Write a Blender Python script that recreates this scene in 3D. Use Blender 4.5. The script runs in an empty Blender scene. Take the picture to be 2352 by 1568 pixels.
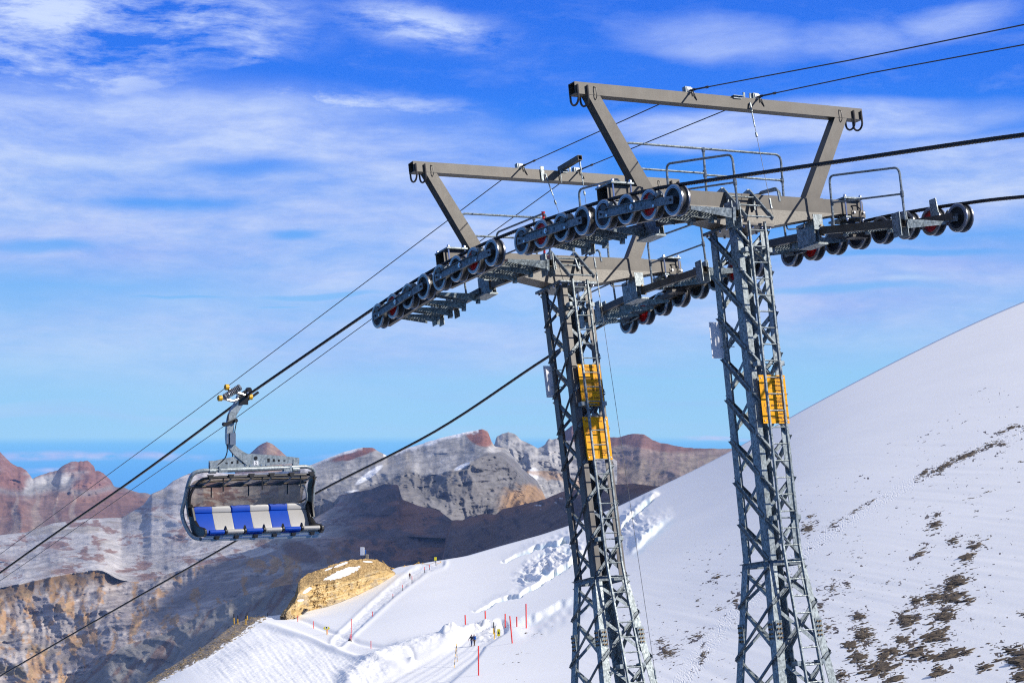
import bpy, math, random
import numpy as np
from math import sin, cos, tan, atan, atan2, radians, pi, sqrt
from mathutils import Vector, Matrix

random.seed(7)
SC = bpy.context.scene
COL = SC.collection

# ------------------------------------------------------------------ camera calibration
F, CX, CY, YH = 4700., 1176., 784., 925.       # focal length and eye level for a 2352 px wide frame
PITCH = atan((YH - CY) / F)
A = radians(30.9)
U = np.array([-sin(A), cos(A), 0.])            # down the lift line
V = np.array([cos(A), sin(A), 0.])             # across the lift line
Z = np.array([0., 0., 1.])
VN, VF, VC = 18.85, 24.87, 21.86               # planes of the near rope, far rope, tower axis


def ray(px, py):
    x = (px - CX) / F
    z = (CY - py) / F
    return np.array([x, cos(PITCH) - z * sin(PITCH), sin(PITCH) + z * cos(PITCH)])


def onv(px, py, v):
    d = ray(px, py)
    return d * (v / d.dot(V))


def at(px, py, depth):
    d = ray(px, py)
    return d * (depth / d[1])


# ------------------------------------------------------------------ object helpers
def tag(o, label=None, cat=None, group=None, kind=None):
    if label: o['label'] = label
    if cat: o['category'] = cat
    if group: o['group'] = group
    if kind: o['kind'] = kind
    return o


def frame_matrix(ex, ey, ez, o):
    return Matrix(((ex[0], ey[0], ez[0], o[0]), (ex[1], ey[1], ez[1], o[1]), (ex[2], ey[2], ez[2], o[2]), (0, 0, 0, 1)))


def empty(name, label, cat, mat=None, group=None):
    o = bpy.data.objects.new(name, None)
    o.empty_display_size = 0.2
    COL.objects.link(o)
    if mat is not None: o.matrix_world = mat
    return tag(o, label, cat, group)


class MB:
    """collects shapes and links them as ONE mesh object"""
    def __init__(self):
        self.v = []; self.f = []; self.m = []; self.mi = 0; self.sm = []; self.smooth = False

    def add(self, vs, fs):
        b = len(self.v)
        self.v += [tuple(map(float, p)) for p in vs]
        for f in fs:
            self.f.append(tuple(i + b for i in f)); self.m.append(self.mi); self.sm.append(self.smooth)
        return self

    def box(self, x0, x1, y0, y1, z0, z1):
        vs = [(x, y, z) for z in (z0, z1) for y in (y0, y1) for x in (x0, x1)]
        return self.add(vs, [(0, 2, 3, 1), (4, 5, 7, 6), (0, 1, 5, 4), (2, 6, 7, 3), (0, 4, 6, 2), (1, 3, 7, 5)])

    def sweep(self, p0, p1, prof, xdir=(0, 0, 1)):
        """a straight bar whose cross-section is the polygon prof (x along xdir, y across)"""
        p0 = np.array(p0, float); p1 = np.array(p1, float)
        t = p1 - p0; t /= np.linalg.norm(t)
        x = np.array(xdir, float); x = x - t * x.dot(t); x /= np.linalg.norm(x)
        y = np.cross(t, x)
        n = len(prof)
        vs = [p + x * a + y * b for p in (p0, p1) for a, b in prof]
        fs = [(i, (i + 1) % n, (i + 1) % n + n, i + n) for i in range(n)]
        fs += [tuple(range(n))[::-1], tuple(range(n, 2 * n))]
        return self.add(vs, fs)

    def bar(self, p0, p1, a, b, xdir=(0, 0, 1)):
        return self.sweep(p0, p1, [(-a / 2, -b / 2), (a / 2, -b / 2), (a / 2, b / 2), (-a / 2, b / 2)], xdir)

    def hollow(self, p0, p1, a, b, th, xdir=(0, 0, 1)):
        """rectangular hollow section with open ends"""
        self.bar_shell(p0, p1, a, b, th, xdir)
        return self

    def bar_shell(self, p0, p1, a, b, th, xdir):
        p0 = np.array(p0, float); p1 = np.array(p1, float)
        t = p1 - p0; t /= np.linalg.norm(t)
        x = np.array(xdir, float); x = x - t * x.dot(t); x /= np.linalg.norm(x)
        y = np.cross(t, x)
        rings = []
        for p in (p0, p1):
            for k in (0, th):
                rings.append([p + x * (sx * (a / 2 - k)) + y * (sy * (b / 2 - k)) for sx, sy in ((-1, -1), (1, -1), (1, 1), (-1, 1))])
        vs = sum(rings, [])
        fs = []
        for i in range(4):
            j = (i + 1) % 4
            fs += [(i, j, 8 + j, 8 + i), (4 + j, 4 + i, 12 + i, 12 + j), (j, i, 4 + i, 4 + j), (8 + i, 8 + j, 12 + j, 12 + i)]
        self.add(vs, fs)

    def tube(self, pts, r, seg=8, caps=True):
        pts = [np.array(p, float) for p in pts]
        n = len(pts)
        rs = [r] * n if np.isscalar(r) else list(r)
        s0, self.smooth = self.smooth, True
        vs = []
        ref = None
        for i, p in enumerate(pts):
            t = pts[min(i + 1, n - 1)] - pts[max(i - 1, 0)]
            t /= np.linalg.norm(t)
            if ref is None:
                ref = np.array((0, 0, 1.)) if abs(t[2]) < .9 else np.array((1., 0, 0))
            x = ref - t * ref.dot(t); x /= np.linalg.norm(x); ref = x
            y = np.cross(t, x)
            vs += [p + (x * cos(2 * pi * k / seg) + y * sin(2 * pi * k / seg)) * rs[i] for k in range(seg)]
        fs = [(i * seg + k, i * seg + (k + 1) % seg, (i + 1) * seg + (k + 1) % seg, (i + 1) * seg + k) for i in range(n - 1) for k in range(seg)]
        if caps: fs += [tuple(range(seg))[::-1], tuple(range((n - 1) * seg, n * seg))]
        self.add(vs, fs)
        self.smooth = s0
        return self

    def lathe(self, prof, seg=32, c=(0, 0, 0), axis=0):
        """prof: (x along axis, radius), revolved about the axis"""
        s0, self.smooth = self.smooth, True
        vs = []
        for x, r in prof:
            for k in range(seg):
                a = 2 * pi * k / seg
                q = [x, r * cos(a), r * sin(a)]
                if axis == 1: q = [r * cos(a), x, r * sin(a)]
                if axis == 2: q = [r * cos(a), r * sin(a), x]
                vs.append((q[0] + c[0], q[1] + c[1], q[2] + c[2]))
        fs = [(i * seg + k, i * seg + (k + 1) % seg, (i + 1) * seg + (k + 1) % seg, (i + 1) * seg + k) for i in range(len(prof) - 1) for k in range(seg)]
        self.add(vs, fs)
        self.smooth = s0
        return self

    def prism(self, poly, d0, d1, plane='xz'):
        """polygon in a plane, given thickness from d0 to d1 along the third axis"""
        n = len(poly)
        def p3(a, b, d):
            return {'xz': (a, d, b), 'yz': (d, a, b), 'xy': (a, b, d)}[plane]
        vs = [p3(a, b, d) for d in (d0, d1) for a, b in poly]
        fs = [(i, (i + 1) % n, (i + 1) % n + n, i + n) for i in range(n)] + [tuple(range(n))[::-1], tuple(range(n, 2 * n))]
        return self.add(vs, fs)

    def mesh(self, name, mats):
        me = bpy.data.meshes.new(name)
        me.from_pydata(self.v, [], self.f)
        for m in (mats if isinstance(mats, (list, tuple)) else [mats]): me.materials.append(m)
        me.polygons.foreach_set('material_index', self.m)
        me.polygons.foreach_set('use_smooth', self.sm)
        me.update()
        import bmesh
        bm = bmesh.new(); bm.from_mesh(me)
        bmesh.ops.recalc_face_normals(bm, faces=bm.faces)
        bm.to_mesh(me); bm.free()
        if any(self.sm): me.set_sharp_from_angle(angle=radians(38))
        return me

    def build(self, name, mats, parent=None, bevel=0):
        o = bpy.data.objects.new(name, self.mesh(name, mats))
        COL.objects.link(o)
        if parent is not None: o.parent = parent
        if bevel:
            b = o.modifiers.new('bevel', 'BEVEL'); b.width = bevel; b.segments = 2; b.limit_method = 'ANGLE'; b.angle_limit = radians(40)
        return o


def inst(o, parent=None, loc=None, rot=None):
    c = o.copy(); COL.objects.link(c)
    c.parent = parent if parent is not None else o.parent
    if loc is not None: c.location = loc
    if rot is not None: c.rotation_euler = rot
    return c


def inst_tree(o, parent, loc=None, rot=None):
    c = inst(o, parent, loc, rot)
    for ch in list(o.children):
        inst_tree(ch, c)
    return c


# ------------------------------------------------------------------ materials
def lin(c):
    return tuple(((v / 255) / 12.92 if v / 255 <= .04045 else (((v / 255) + .055) / 1.055) ** 2.4) for v in c)


class NT:
    def __init__(self, tree):
        self.t = tree; self.t.nodes.clear()

    def n(self, typ, **kw):
        nd = self.t.nodes.new(typ)
        for k, v in kw.items():
            if k.startswith('i_'):
                nd.inputs[k[2:].replace('_', ' ')].default_value = v
            else:
                setattr(nd, k, v)
        return nd

    def l(self, a, b):
        self.t.links.new(a, b)

    def math(self, op, a, b=None, c=None, clamp=False):
        nd = self.t.nodes.new('ShaderNodeMath'); nd.operation = op; nd.use_clamp = clamp
        for i, x in enumerate((a, b, c)):
            if x is None: continue
            if isinstance(x, (int, float)): nd.inputs[i].default_value = x
            else: self.l(x, nd.inputs[i])
        return nd.outputs[0]

    def mix(self, fac, a, b, blend='MIX'):
        nd = self.t.nodes.new('ShaderNodeMix'); nd.data_type = 'RGBA'; nd.blend_type = blend
        for s, x in ((nd.inputs[0], fac), (nd.inputs[6], a), (nd.inputs[7], b)):
            if isinstance(x, (int, float)): s.default_value = x
            elif isinstance(x, tuple): s.default_value = x if len(x) == 4 else x + (1,)
            else: self.l(x, s)
        return nd.outputs[2]

    def ramp(self, fac, stops, interp='LINEAR'):
        nd = self.t.nodes.new('ShaderNodeValToRGB'); cr = nd.color_ramp; cr.interpolation = interp
        while len(cr.elements) < len(stops): cr.elements.new(.5)
        for e, (p, c) in zip(cr.elements, stops):
            e.position = p; e.color = (c if len(c) == 4 else tuple(c) + (1,)) if not isinstance(c, (int, float)) else (c, c, c, 1)
        self.l(fac, nd.inputs[0])
        return nd.outputs[0]

    def noise(self, vec, scale, detail=4, rough=.55, dist=0.):
        nd = self.n('ShaderNodeTexNoise'); nd.inputs['Scale'].default_value = scale
        nd.inputs['Detail'].default_value = detail; nd.inputs['Roughness'].default_value = rough
        nd.inputs['Distortion'].default_value = dist
        if vec is not None: self.l(vec, nd.inputs['Vector'])
        return nd.outputs['Fac']

    def mapping(self, vec, scale=(1, 1, 1), loc=(0, 0, 0), rot=(0, 0, 0)):
        nd = self.n('ShaderNodeMapping'); nd.inputs['Scale'].default_value = scale
        nd.inputs['Location'].default_value = loc; nd.inputs['Rotation'].default_value = rot
        self.l(vec, nd.inputs['Vector'])
        return nd.outputs[0]


def material(name):
    m = bpy.data.materials.new(name); m.use_nodes = True
    return m, NT(m.node_tree)


def finish(nt, color, rough=.5, metal=0., bump=None, bstr=.2, bdist=.01, spec=None):
    b = nt.n('ShaderNodeBsdfPrincipled'); o = nt.n('ShaderNodeOutputMaterial')
    for s, x in (('Base Color', color), ('Roughness', rough), ('Metallic', metal)):
        if isinstance(x, (int, float)): b.inputs[s].default_value = x
        elif isinstance(x, tuple): b.inputs[s].default_value = x + (1,) if len(x) == 3 else x
        else: nt.l(x, b.inputs[s])
    if spec is not None: b.inputs['Specular IOR Level'].default_value = spec
    if bump is not None:
        bn = nt.n('ShaderNodeBump'); bn.inputs['Strength'].default_value = bstr; bn.inputs['Distance'].default_value = bdist
        nt.l(bump, bn.inputs['Height']); nt.l(bn.outputs[0], b.inputs['Normal'])
    nt.l(b.outputs[0], o.inputs[0])
    return b


def mat_worn(name, c1, c2, rough=.5, metal=0., scale=3., c3=None, streak=True):
    """painted or coated steel: two tones, fine grain, vertical streaks"""
    m, nt = material(name)
    tc = nt.n('ShaderNodeTexCoord').outputs['Object']
    f = nt.noise(tc, scale, 5, .6)
    f = nt.ramp(f, [(.3, 0.), (.7, 1.)])
    col = nt.mix(f, c1, c2)
    if streak:
        s = nt.noise(nt.mapping(tc, (6, 6, .6)), 3., 3, .6)
        s = nt.ramp(s, [(.55, 0.), (.75, 1.)])
        col = nt.mix(nt.math('MULTIPLY', s, .5), col, c3 or tuple(x * .55 for x in c1))
    g = nt.noise(tc, 60., 2, .5)
    r = nt.math('ADD', nt.math('MULTIPLY', g, .2), rough - .1)
    finish(nt, col, r, metal, g, .06, .004)
    return m


def mat_galv(name, a, b, metal=.35, rough=.48):
    """galvanised steel with zinc spangle"""
    m, nt = material(name)
    tc = nt.n('ShaderNodeTexCoord').outputs['Object']
    v = nt.n('ShaderNodeTexVoronoi'); v.inputs['Scale'].default_value = 34.
    w = nt.mapping(tc, (1, 1, .8)); nt.l(w, v.inputs['Vector'])
    sep = nt.n('ShaderNodeSeparateColor'); nt.l(v.outputs['Color'], sep.inputs[0])
    f = nt.math('ADD', nt.math('MULTIPLY', sep.outputs[0], .55), nt.math('MULTIPLY', nt.noise(tc, 5., 5, .65), .65))
    f = nt.ramp(f, [(.3, 0.), (.85, 1.)])
    col = nt.mix(f, a, b)
    s = nt.ramp(nt.noise(nt.mapping(tc, (9, 9, .7)), 2.2, 3, .6), [(.6, 0.), (.85, .4)])
    col = nt.mix(s, col, tuple(x * .5 for x in a))
    finish(nt, col, nt.math('ADD', nt.math('MULTIPLY', sep.outputs[1], .2), rough - .1), metal)
    return m


def mat_plain(name, c, rough=.5, metal=0., var=.15, scale=8., spec=None):
    m, nt = material(name)
    tc = nt.n('ShaderNodeTexCoord').outputs['Object']
    f = nt.noise(tc, scale, 5, .6)
    col = nt.mix(f, tuple(x * (1 - var) for x in c), tuple(min(1, x * (1 + var)) for x in c))
    finish(nt, col, nt.math('ADD', nt.math('MULTIPLY', nt.noise(tc, scale * 5, 2, .5), .2), rough - .1), metal, spec=spec)
    return m


M = {}
M['galv'] = mat_galv('galvanised_steel', (.105, .125, .128), (.29, .328, .332))
M['galv_dark'] = mat_galv('weathered_galvanised_steel', (.075, .09, .098), (.20, .23, .245))
M['brown'] = mat_worn('brown_grey_painted_steel', (.056, .046, .033), (.096, .081, .060), .5, .1, 3.5, (.07, .04, .02))
M['brown_leg'] = mat_worn('weathered_brown_steel', (.085, .074, .062), (.15, .137, .12), .45, .3, 2.5)
M['darkbrown'] = mat_worn('dark_brown_painted_steel', (.045, .036, .027), (.07, .057, .044), .5, .1, 3.)
M['ring'] = mat_plain('sheave_rim_metal', (.30, .30, .32), .3, .7, .25, 20.)
M['disc'] = mat_plain('dark_sheave_disc', (.022, .02, .018), .5, .2, .3, 12.)
M['red'] = mat_plain('red_sheave_disc', (.70, .018, .014), .4, 0., .15, 12.)
M['rubber'] = mat_plain('black_rubber', (.018, .017, .016), .55, 0., .3, 25.)
M['black'] = mat_plain('black_plastic', (.014, .012, .01), .38, 0., .3, 10.)
M['bolt'] = mat_plain('bolt_steel', (.55, .56, .58), .3, .9, .2, 40.)
M['brass'] = mat_plain('bronze_bolt', (.20, .13, .06), .45, .7, .3, 40.)
M['white'] = mat_plain('white_insulator', (.78, .78, .77), .4)
M['rope'] = mat_plain('greased_steel_rope', (.022, .021, .022), .42, .5, .35, 30.)
M['wire'] = mat_plain('steel_wire', (.05, .055, .06), .5, .4)
M['yellow'] = mat_plain('yellow_paint', (.88, .38, 0.), .55, 0., .06, 6., .2)
M['text'] = mat_plain('sign_lettering', (.24, .11, .008), .6)
M['redpaint'] = mat_plain('signal_red_paint', (.72, .022, .01), .5, 0., .1)
M['blackpaint'] = mat_plain('black_paint', (.015, .015, .018), .6)
M['ylw2'] = mat_plain('yellow_marker_paint', (.75, .42, .01), .5, 0., .1)
M['signyellow'] = mat_plain('bright_yellow_sign', (.72, .62, .01), .5, 0., .1)
M['panel'] = mat_plain('pale_grey_panel', (.72, .72, .73), .5, 0., .08, 4.)
M['blueseat'] = mat_plain('blue_vinyl', (.001, .05, .36), .5, 0., .15, 5., .2)
M['greyseat'] = mat_plain('light_grey_vinyl', (.36, .345, .32), .4, 0., .06, 5.)
M['roller'] = mat_plain('yellow_polyurethane_roller', (.72, .38, .008), .4, 0., .1)
M['chrome'] = mat_plain('bright_zinc_steel', (.38, .37, .36), .3, .8, .2, 20.)
M['alu'] = mat_plain('brushed_aluminium', (.30, .31, .33), .32, .7, .06, 4.)
M['chairsteel'] = mat_galv('chair_galvanised_steel', (.20, .23, .235), (.36, .40, .41), .3, .42)
M['skin'] = mat_plain('skin', (.45, .25, .17), .5)
M['navy'] = mat_plain('navy_cloth', (.012, .016, .03), .8)
M['jacketblue'] = mat_plain('bright_blue_jacket', (.008, .12, .5), .7)
M['browncloth'] = mat_plain('brown_trousers', (.10, .06, .025), .8)
M['darkred'] = mat_plain('dark_red_jacket', (.09, .02, .018), .8)
M['jeans'] = mat_plain('blue_jeans', (.03, .06, .16), .8)
M['hair'] = mat_plain('brown_hair', (.05, .025, .015), .8)
M['concrete'] = mat_plain('weathered_concrete', (.32, .26, .17), .85, 0., .2, 6.)


def mat_glass():
    m, nt = material('smoked_bubble_plastic')
    t = nt.n('ShaderNodeBsdfTransparent'); t.inputs[0].default_value = (.56, .50, .42, 1)
    g = nt.n('ShaderNodeBsdfGlossy'); g.inputs['Roughness'].default_value = .08
    d = nt.n('ShaderNodeBsdfDiffuse'); d.inputs[0].default_value = (.20, .16, .11, 1)
    m1 = nt.n('ShaderNodeMixShader'); m1.inputs[0].default_value = .10
    nt.l(t.outputs[0], m1.inputs[1]); nt.l(d.outputs[0], m1.inputs[2])
    m2 = nt.n('ShaderNodeMixShader'); m2.inputs[0].default_value = .05
    nt.l(m1.outputs[0], m2.inputs[1]); nt.l(g.outputs[0], m2.inputs[2])
    o = nt.n('ShaderNodeOutputMaterial'); nt.l(m2.outputs[0], o.inputs[0])
    return m
M['bubble'] = mat_glass()


# ================================================================== the two lift towers
def rounded(pts, r=.12, k=5):
    """polyline with rounded corners"""
    pts = [np.array(p, float) for p in pts]
    out = [pts[0]]
    for i in range(1, len(pts) - 1):
        a, b, c = pts[i - 1], pts[i], pts[i + 1]
        d0 = (a - b) / np.linalg.norm(a - b); d1 = (c - b) / np.linalg.norm(c - b)
        rr = min(r, .45 * np.linalg.norm(a - b), .45 * np.linalg.norm(c - b))
        for j in range(k + 1):
            t = j / k
            out.append((1 - t) ** 2 * (b + d0 * rr) + 2 * t * (1 - t) * b + t * t * (b + d1 * rr))
    return out + [pts[-1]]


def add_bolt(mb, c, axis, r=.018, h=.03):
    c = np.array(c, float); d = np.zeros(3); d[abs(axis) - 1] = 1 if axis > 0 else -1
    mb.tube([c, c + d * h], r, 6)


# ---- shared meshes
_m = MB()
for s in (-1, 1):
    _m.mi = 0
    _m.lathe([(s * .05, .228), (s * .055, .252), (s * .078, .252), (s * .088, .244), (s * .088, .212), (s * .07, .210)], 40)
    _m.lathe([(s * .07, .210), (s * .074, .206), (s * .088, .205), (s * .088, .192), (s * .045, .188)], 40)
_m.mi = 1
_m.lathe([(-.055, .231), (-.03, .221), (0, .213), (.03, .221), (.055, .231)], 40)
SHEAVE = _m.mesh('sheave', [M['ring'], M['rubber']])


def disc_mesh(mat):
    d = MB()
    for s in (-1, 1):
        d.lathe([(s * .045, .189), (s * .035, .15), (s * .03, .12), (s * .035, .06), (s * .09, .05)], 28)
        d.lathe([(s * .09, .05), (s * .105, .046), (s * .105, 0.)], 16)
    return d.mesh('disc', mat)
DISC, DISC_RED = disc_mesh(M['disc']), disc_mesh(M['red'])


def tread_meshes():
    L, W = .86, .46                              # outwards along -x, depth along y
    a = MB()
    for y in (-W / 2, W / 2):
        a.box(-L, 0, y - .008, y + .008, -.045, 0)
        a.prism([(0, -.045), (-L, -.045), (-L, -.055), (0, -.16)], y - .006, y + .006)
    for x in (-L, -.012):
        a.box(x, x + .012, -W / 2 + .008, W / 2 - .008, -.045, 0)
    a.box(-.03, .03, -W / 2 - .02, -W / 2 + .06, -.2, .02)
    g = MB()
    s = .062
    for sl in (1.9, -1.9):
        k = -W / 2
        y0 = -W / 2 + .01; y1 = W / 2 - .01
        dx = (y1 - y0) / sl
        x = -L - abs(dx)
        while x < abs(dx):
            xa, xb = x, x + dx
            ya, yb = y0, y1
            # clip to the frame
            def clip(xa, ya, xb, yb):
                if xa > xb: xa, ya, xb, yb = xb, yb, xa, ya
                lo, hi = -L + .01, -.01
                if xb <= lo or xa >= hi: return None
                if xa < lo: ya += (yb - ya) * (lo - xa) / (xb - xa); xa = lo
                if xb > hi: yb = ya + (yb - ya) * (hi - xa) / (xb - xa); xb = hi
                return xa, ya, xb, yb
            c = clip(xa, ya, xb, yb)
            if c and abs(c[2] - c[0]) > .01: g.bar((c[0], c[1], -.02), (c[2], c[3], -.02), .014, .012)
            x += s
    # matching skirt of expanded metal on the down-slope edge
    return a.mesh('tread', M['galv']), g.mesh('grating', M['galv'])
TREAD, GRATE = tread_meshes()


def mesh_obj(name, me, parent, loc=(0, 0, 0), rot=(0, 0, 0)):
    o = bpy.data.objects.new(name, me); COL.objects.link(o); o.parent = parent
    o.location = loc; o.rotation_euler = rot
    return o


def hw(z):
    return .36 if z > -5.9 else .38 + (-5.9 - z) * .11


def make_brace(p0, p1, outward, m, side=1):
    b = MB()
    o = np.array(outward, float)
    b.sweep(p0, p1, [(0, -.03), (.008, -.03), (.008, .022), (.046, .022), (.046, .03), (0, .03)] if side > 0 else
            [(0, .03), (.008, .03), (.008, -.022), (.046, -.022), (.046, -.03), (0, -.03)], o)
    return b.mesh('brace', m)

ZW = {'B': [.18, .15, .11, .065, .01, -.065, -.15, -.245], 'A': [-.09, -.06, -.035, -.02, -.02, -.032, -.06, -.10]}
YW = [2.25 - .66 * i for i in range(8)]


def make_tower(key, tilt, org, label):
    N = U * cos(tilt) - Z * sin(tilt); W = U * sin(tilt) + Z * cos(tilt)
    mat = frame_matrix(V, N, W, org)
    root = empty('lift_tower', label, 'lift tower', mat, 'lattice towers of the chairlift')
    legm = M['galv'] if key == 'B' else M['brown_leg']
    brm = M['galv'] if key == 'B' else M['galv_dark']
    zw = ZW[key]
    ends = {}
    def P(mb, name, m, parent=root, bevel=0):
        return mb.build(name, m, parent, bevel)

    # -------- legs
    up = MB(); t = .015; w = .16
    up.prism([(-.36, -.36), (-.36 + w, -.36), (-.36 + w, -.36 + t), (-.36 + t, -.36 + t), (-.36 + t, -.36 + w), (-.36, -.36 + w)], -5.9, -.06, 'xy')
    upm = up.mesh('leg', legm)
    lo = MB()
    a, b = hw(-5.91), hw(-22.)
    def Lp(h): return [(-h, -h), (-h + w, -h), (-h + w, -h + t), (-h + t, -h + t), (-h + t, -h + w), (-h, -h + w)]
    n = 6
    lo.add([(x, y, -5.9) for x, y in Lp(a)] + [(x, y, -22.) for x, y in Lp(b)],
           [(i, (i + 1) % n, (i + 1) % n + n, i + n) for i in range(n)] + [tuple(range(n))[::-1], tuple(range(n, 2 * n))])
    lom = lo.mesh('leg', M['galv'])
    for k in range(4):
        mesh_obj('leg', upm, root, rot=(0, 0, k * pi / 2))
        mesh_obj('leg', lom, root, rot=(0, 0, k * pi / 2))
    # -------- braces, four faces turned about the axis
    sgn = 1 if key == 'B' else -1
    for i in range(8):
        z0 = -.07 - .722 * i
        m1 = make_brace((-.34 * sgn, -.375, z0 - .02), (.34 * sgn, -.375, z0 - .70), (0, -1, 0), brm, sgn)
        m2 = make_brace((.33 * sgn, -.335, z0 - .06), (-.33 * sgn, -.335, z0 - .66), (0, 1, 0), brm, -sgn)
        for k in range(4):
            mesh_obj('brace', m1, root, rot=(0, 0, k * pi / 2))
            mesh_obj('brace', m2, root, rot=(0, 0, k * pi / 2))
    zs = [-5.95, -6.58, -7.45, -8.45, -9.6, -10.9, -12.4, -14.1, -16., -18., -20., -21.9]
    rest = MB()
    for i in range(11):
        za, zb = zs[i], zs[i + 1]; ha, hb = hw(za), hw(zb)
        q = [((ha - .02, -ha - .016, za), (-hb - .02, -hb - .016, zb), (0, -1, 0), -1), ((-ha + .03, -ha + .025, za - .04), (hb - .03, -hb + .025, zb + .04), (0, 1, 0), 1)]
        for p0, p1, o, s in q:
            if i < 3:
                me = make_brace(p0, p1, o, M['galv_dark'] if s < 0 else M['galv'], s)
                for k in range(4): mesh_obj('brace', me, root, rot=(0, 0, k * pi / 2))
            else:
                for k in range(4):
                    R = np.array([[cos(k * pi / 2), -sin(k * pi / 2), 0], [sin(k * pi / 2), cos(k * pi / 2), 0], [0, 0, 1]])
                    rest.sweep(R @ np.array(p0), R @ np.array(p1), [(0, -.04), (.009, -.04), (.009, .031), (.062, .031), (.062, .04), (0, .04)], R @ np.array(o))
    P(rest, 'base_bracing', M['galv'])
    rg = MB()
    rg.box(-.36, .36, -.392, -.378, -5.94, -5.85); rg.box(-.36, .36, -.45, -.392, -5.86, -5.85)
    rgm = rg.mesh('ring_bar', M['galv_dark'])
    for k in range(4): mesh_obj('ring_bar', rgm, root, rot=(0, 0, k * pi / 2))
    # bolted leg splices
    sp = MB(); h = hw(-7.0)
    sp.box(-h + .015, -h + .15, -h - .022, -h - .008, -7.2, -6.86)
    sp.box(-h - .022, -h - .008, -h + .015, -h + .15, -7.2, -6.86)
    sp.mi = 1
    for zz in (-6.92, -7.0, -7.08, -7.15):
        for xx in (-h + .05, -h + .11):
            add_bolt(sp, (xx, -h - .022, zz), -2, .017, .025); add_bolt(sp, (-h - .022, xx, zz), -1, .017, .025)
    spm = sp.mesh('splice_plate', [M['galv'], M['brass']])
    for k in range(4): mesh_obj('splice_plate', spm, root, rot=(0, 0, k * pi / 2))
    # -------- head plate
    hp = MB(); hp.box(-.44, .44, -.46, .46, -.055, -.005); hp.mi = 1
    for x in (-.38, -.2, 0, .2, .38):
        for y in (-.41, .41): add_bolt(hp, (x, y, -.055), -3, .022, .035)
    for y in (-.2, 0, .2):
        for x in (-.4, .4): add_bolt(hp, (x, y, -.055), -3, .022, .035)
    P(hp, 'head_plate', [M['galv_dark'] if key == 'A' else M['brown_leg'], M['bolt']])
    # -------- ladder
    ld = empty('ladder', None, None); ld.parent = root
    for x in (-.185, .16):
        r_ = MB(); r_.bar((x, -.55, -.0), (x, -.55, -5.6), .03, .05, (1, 0, 0)); r_.bar((x, -.55, -5.6), (x, -.57 - .11 * 15, -21.), .03, .05, (1, 0, 0))
        P(r_, 'rail', M['galv'], ld)
    rm = MB(); rm.tube([(-.17, 0, 0), (.145, 0, 0)], .013, 8); rme = rm.mesh('rung', M['galv'])
    z = -.16
    while z > -12:
        y = -.55 if z > -5.6 else -.55 - .112 * (-5.6 - z)
        mesh_obj('rung', rme, ld, (0, y, z)); z -= .2875
    for z in (-.5, -2.5, -5.15, -7.6, -10.):
        h = hw(z); yl = -.55 if z > -5.6 else -.55 - .112 * (-5.6 - z)
        s_ = MB()
        s_.box(-.30, -.2, -h - .03, yl + .02, z - .04, z + .04)
        s_.tube(rounded([(-.2, yl + .03, z), (-.05, yl + .09, z), (.05, yl + .09, z), (.3, -h - .02, z)], .1), .012, 6)
        s_.box(.17, .27, yl + .0, -h - .03, z - .04, z + .04)
        P(s_, 'bracket', M['galv'], ld)
    # -------- cross arm
    am = MB()
    am.box(-2.42, 2.42, -.15, .17, .34, .6)
    for s in (-1, 1):
        am.bar_shell((s * 2.42, .01, .47), (s * 2.8, .01, .47), .26, .32, .012, (0, 0, 1))
    yb0, yb1 = -.185, .205
    am.add([(-2.25, -.15, .34), (-.44, yb0, 0.), (.44, yb0, 0.), (2.25, -.15, .34), (-2.25, .17, .34), (-.44, yb1, 0.), (.44, yb1, 0.), (2.25, .17, .34)],
           [(0, 1, 2, 3), (4, 7, 6, 5), (0, 4, 5, 1), (1, 5, 6, 2), (2, 6, 7, 3)])
    arm = P(am, 'cross_arm', M['brown'], root)
    dk = MB()
    for s in (-1, 1): dk.box(min(s * 2.43, s * 2.44), max(s * 2.43, s * 2.44), -.137, .157, .353, .587)
    P(dk, 'dark_recess', M['darkbrown'], arm)  # dark plates painting the shade inside the hollow arm ends
    for s in (-1, 1):
        c = MB(); x0, x1 = (2.3, 2.76) if s > 0 else (-2.76, -2.3)
        c.box(x0, x1, -.24, .27, .615, .645); c.box(x0, x1, -.24, .27, .255, .29)
        c.mi = 1
        for x in (x0 + .05, x1 - .05):
            for y in (-.2, .23):
                c.tube([(x, y, .2), (x, y, .7)], .016, 8)
                for zz in (.655, .225): c.tube([(x, y, zz), (x, y, zz + .03)], .03, 6)
        P(c, 'clamp', [M['galv'], M['bolt']], arm)
        j = MB(); xj = s * 2.53
        j.box(xj - .1, xj + .1, -.08, .1, .1, .255); j.mi = 1
        j.box(min(xj - .18, xj + .22), max(xj - .18, xj + .22), -.2, .22, .06, .1)
        j.box(min(xj, s * 2.9), max(xj, s * 2.9), -.1, .12, -.06, .06)
        P(j, 'saddle', [M['darkbrown'], M['darkbrown']], arm)
        if s > 0:
            e = MB(); e.box(2.42, 2.74, -.262, -.242, .27, .39); e.mi = 1
            for x in (2.47, 2.69): add_bolt(e, (x, -.262, .35), -2, .022, .03)
            e.mi = 2
            e.tube(rounded([(2.52, -.155, .5), (2.6, -.2, .5), (2.63, -.3, .38), (2.56, -.27, .1)], .1), .012, 6)
            P(e, 'cable_plate', [M['brown'], M['bolt'], M['black']], arm)
    hnd = MB()
    hnd.tube(rounded([(1.05, -.05, .1), (1.07, -.05, .02), (1.45, -.05, .06), (1.47, -.05, .2)], .05), .013, 6)
    P(hnd, 'grab_handle', M['black'], arm)
    # -------- gantry
    gb = MB()
    gb.bar_shell((-3.23, 0.0, 2.29), (3.09, 0.0, 2.29), .21, .2, .012, (0, 0, 1))
    gan = P(gb, 'gantry_beam', M['brown'])
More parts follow.
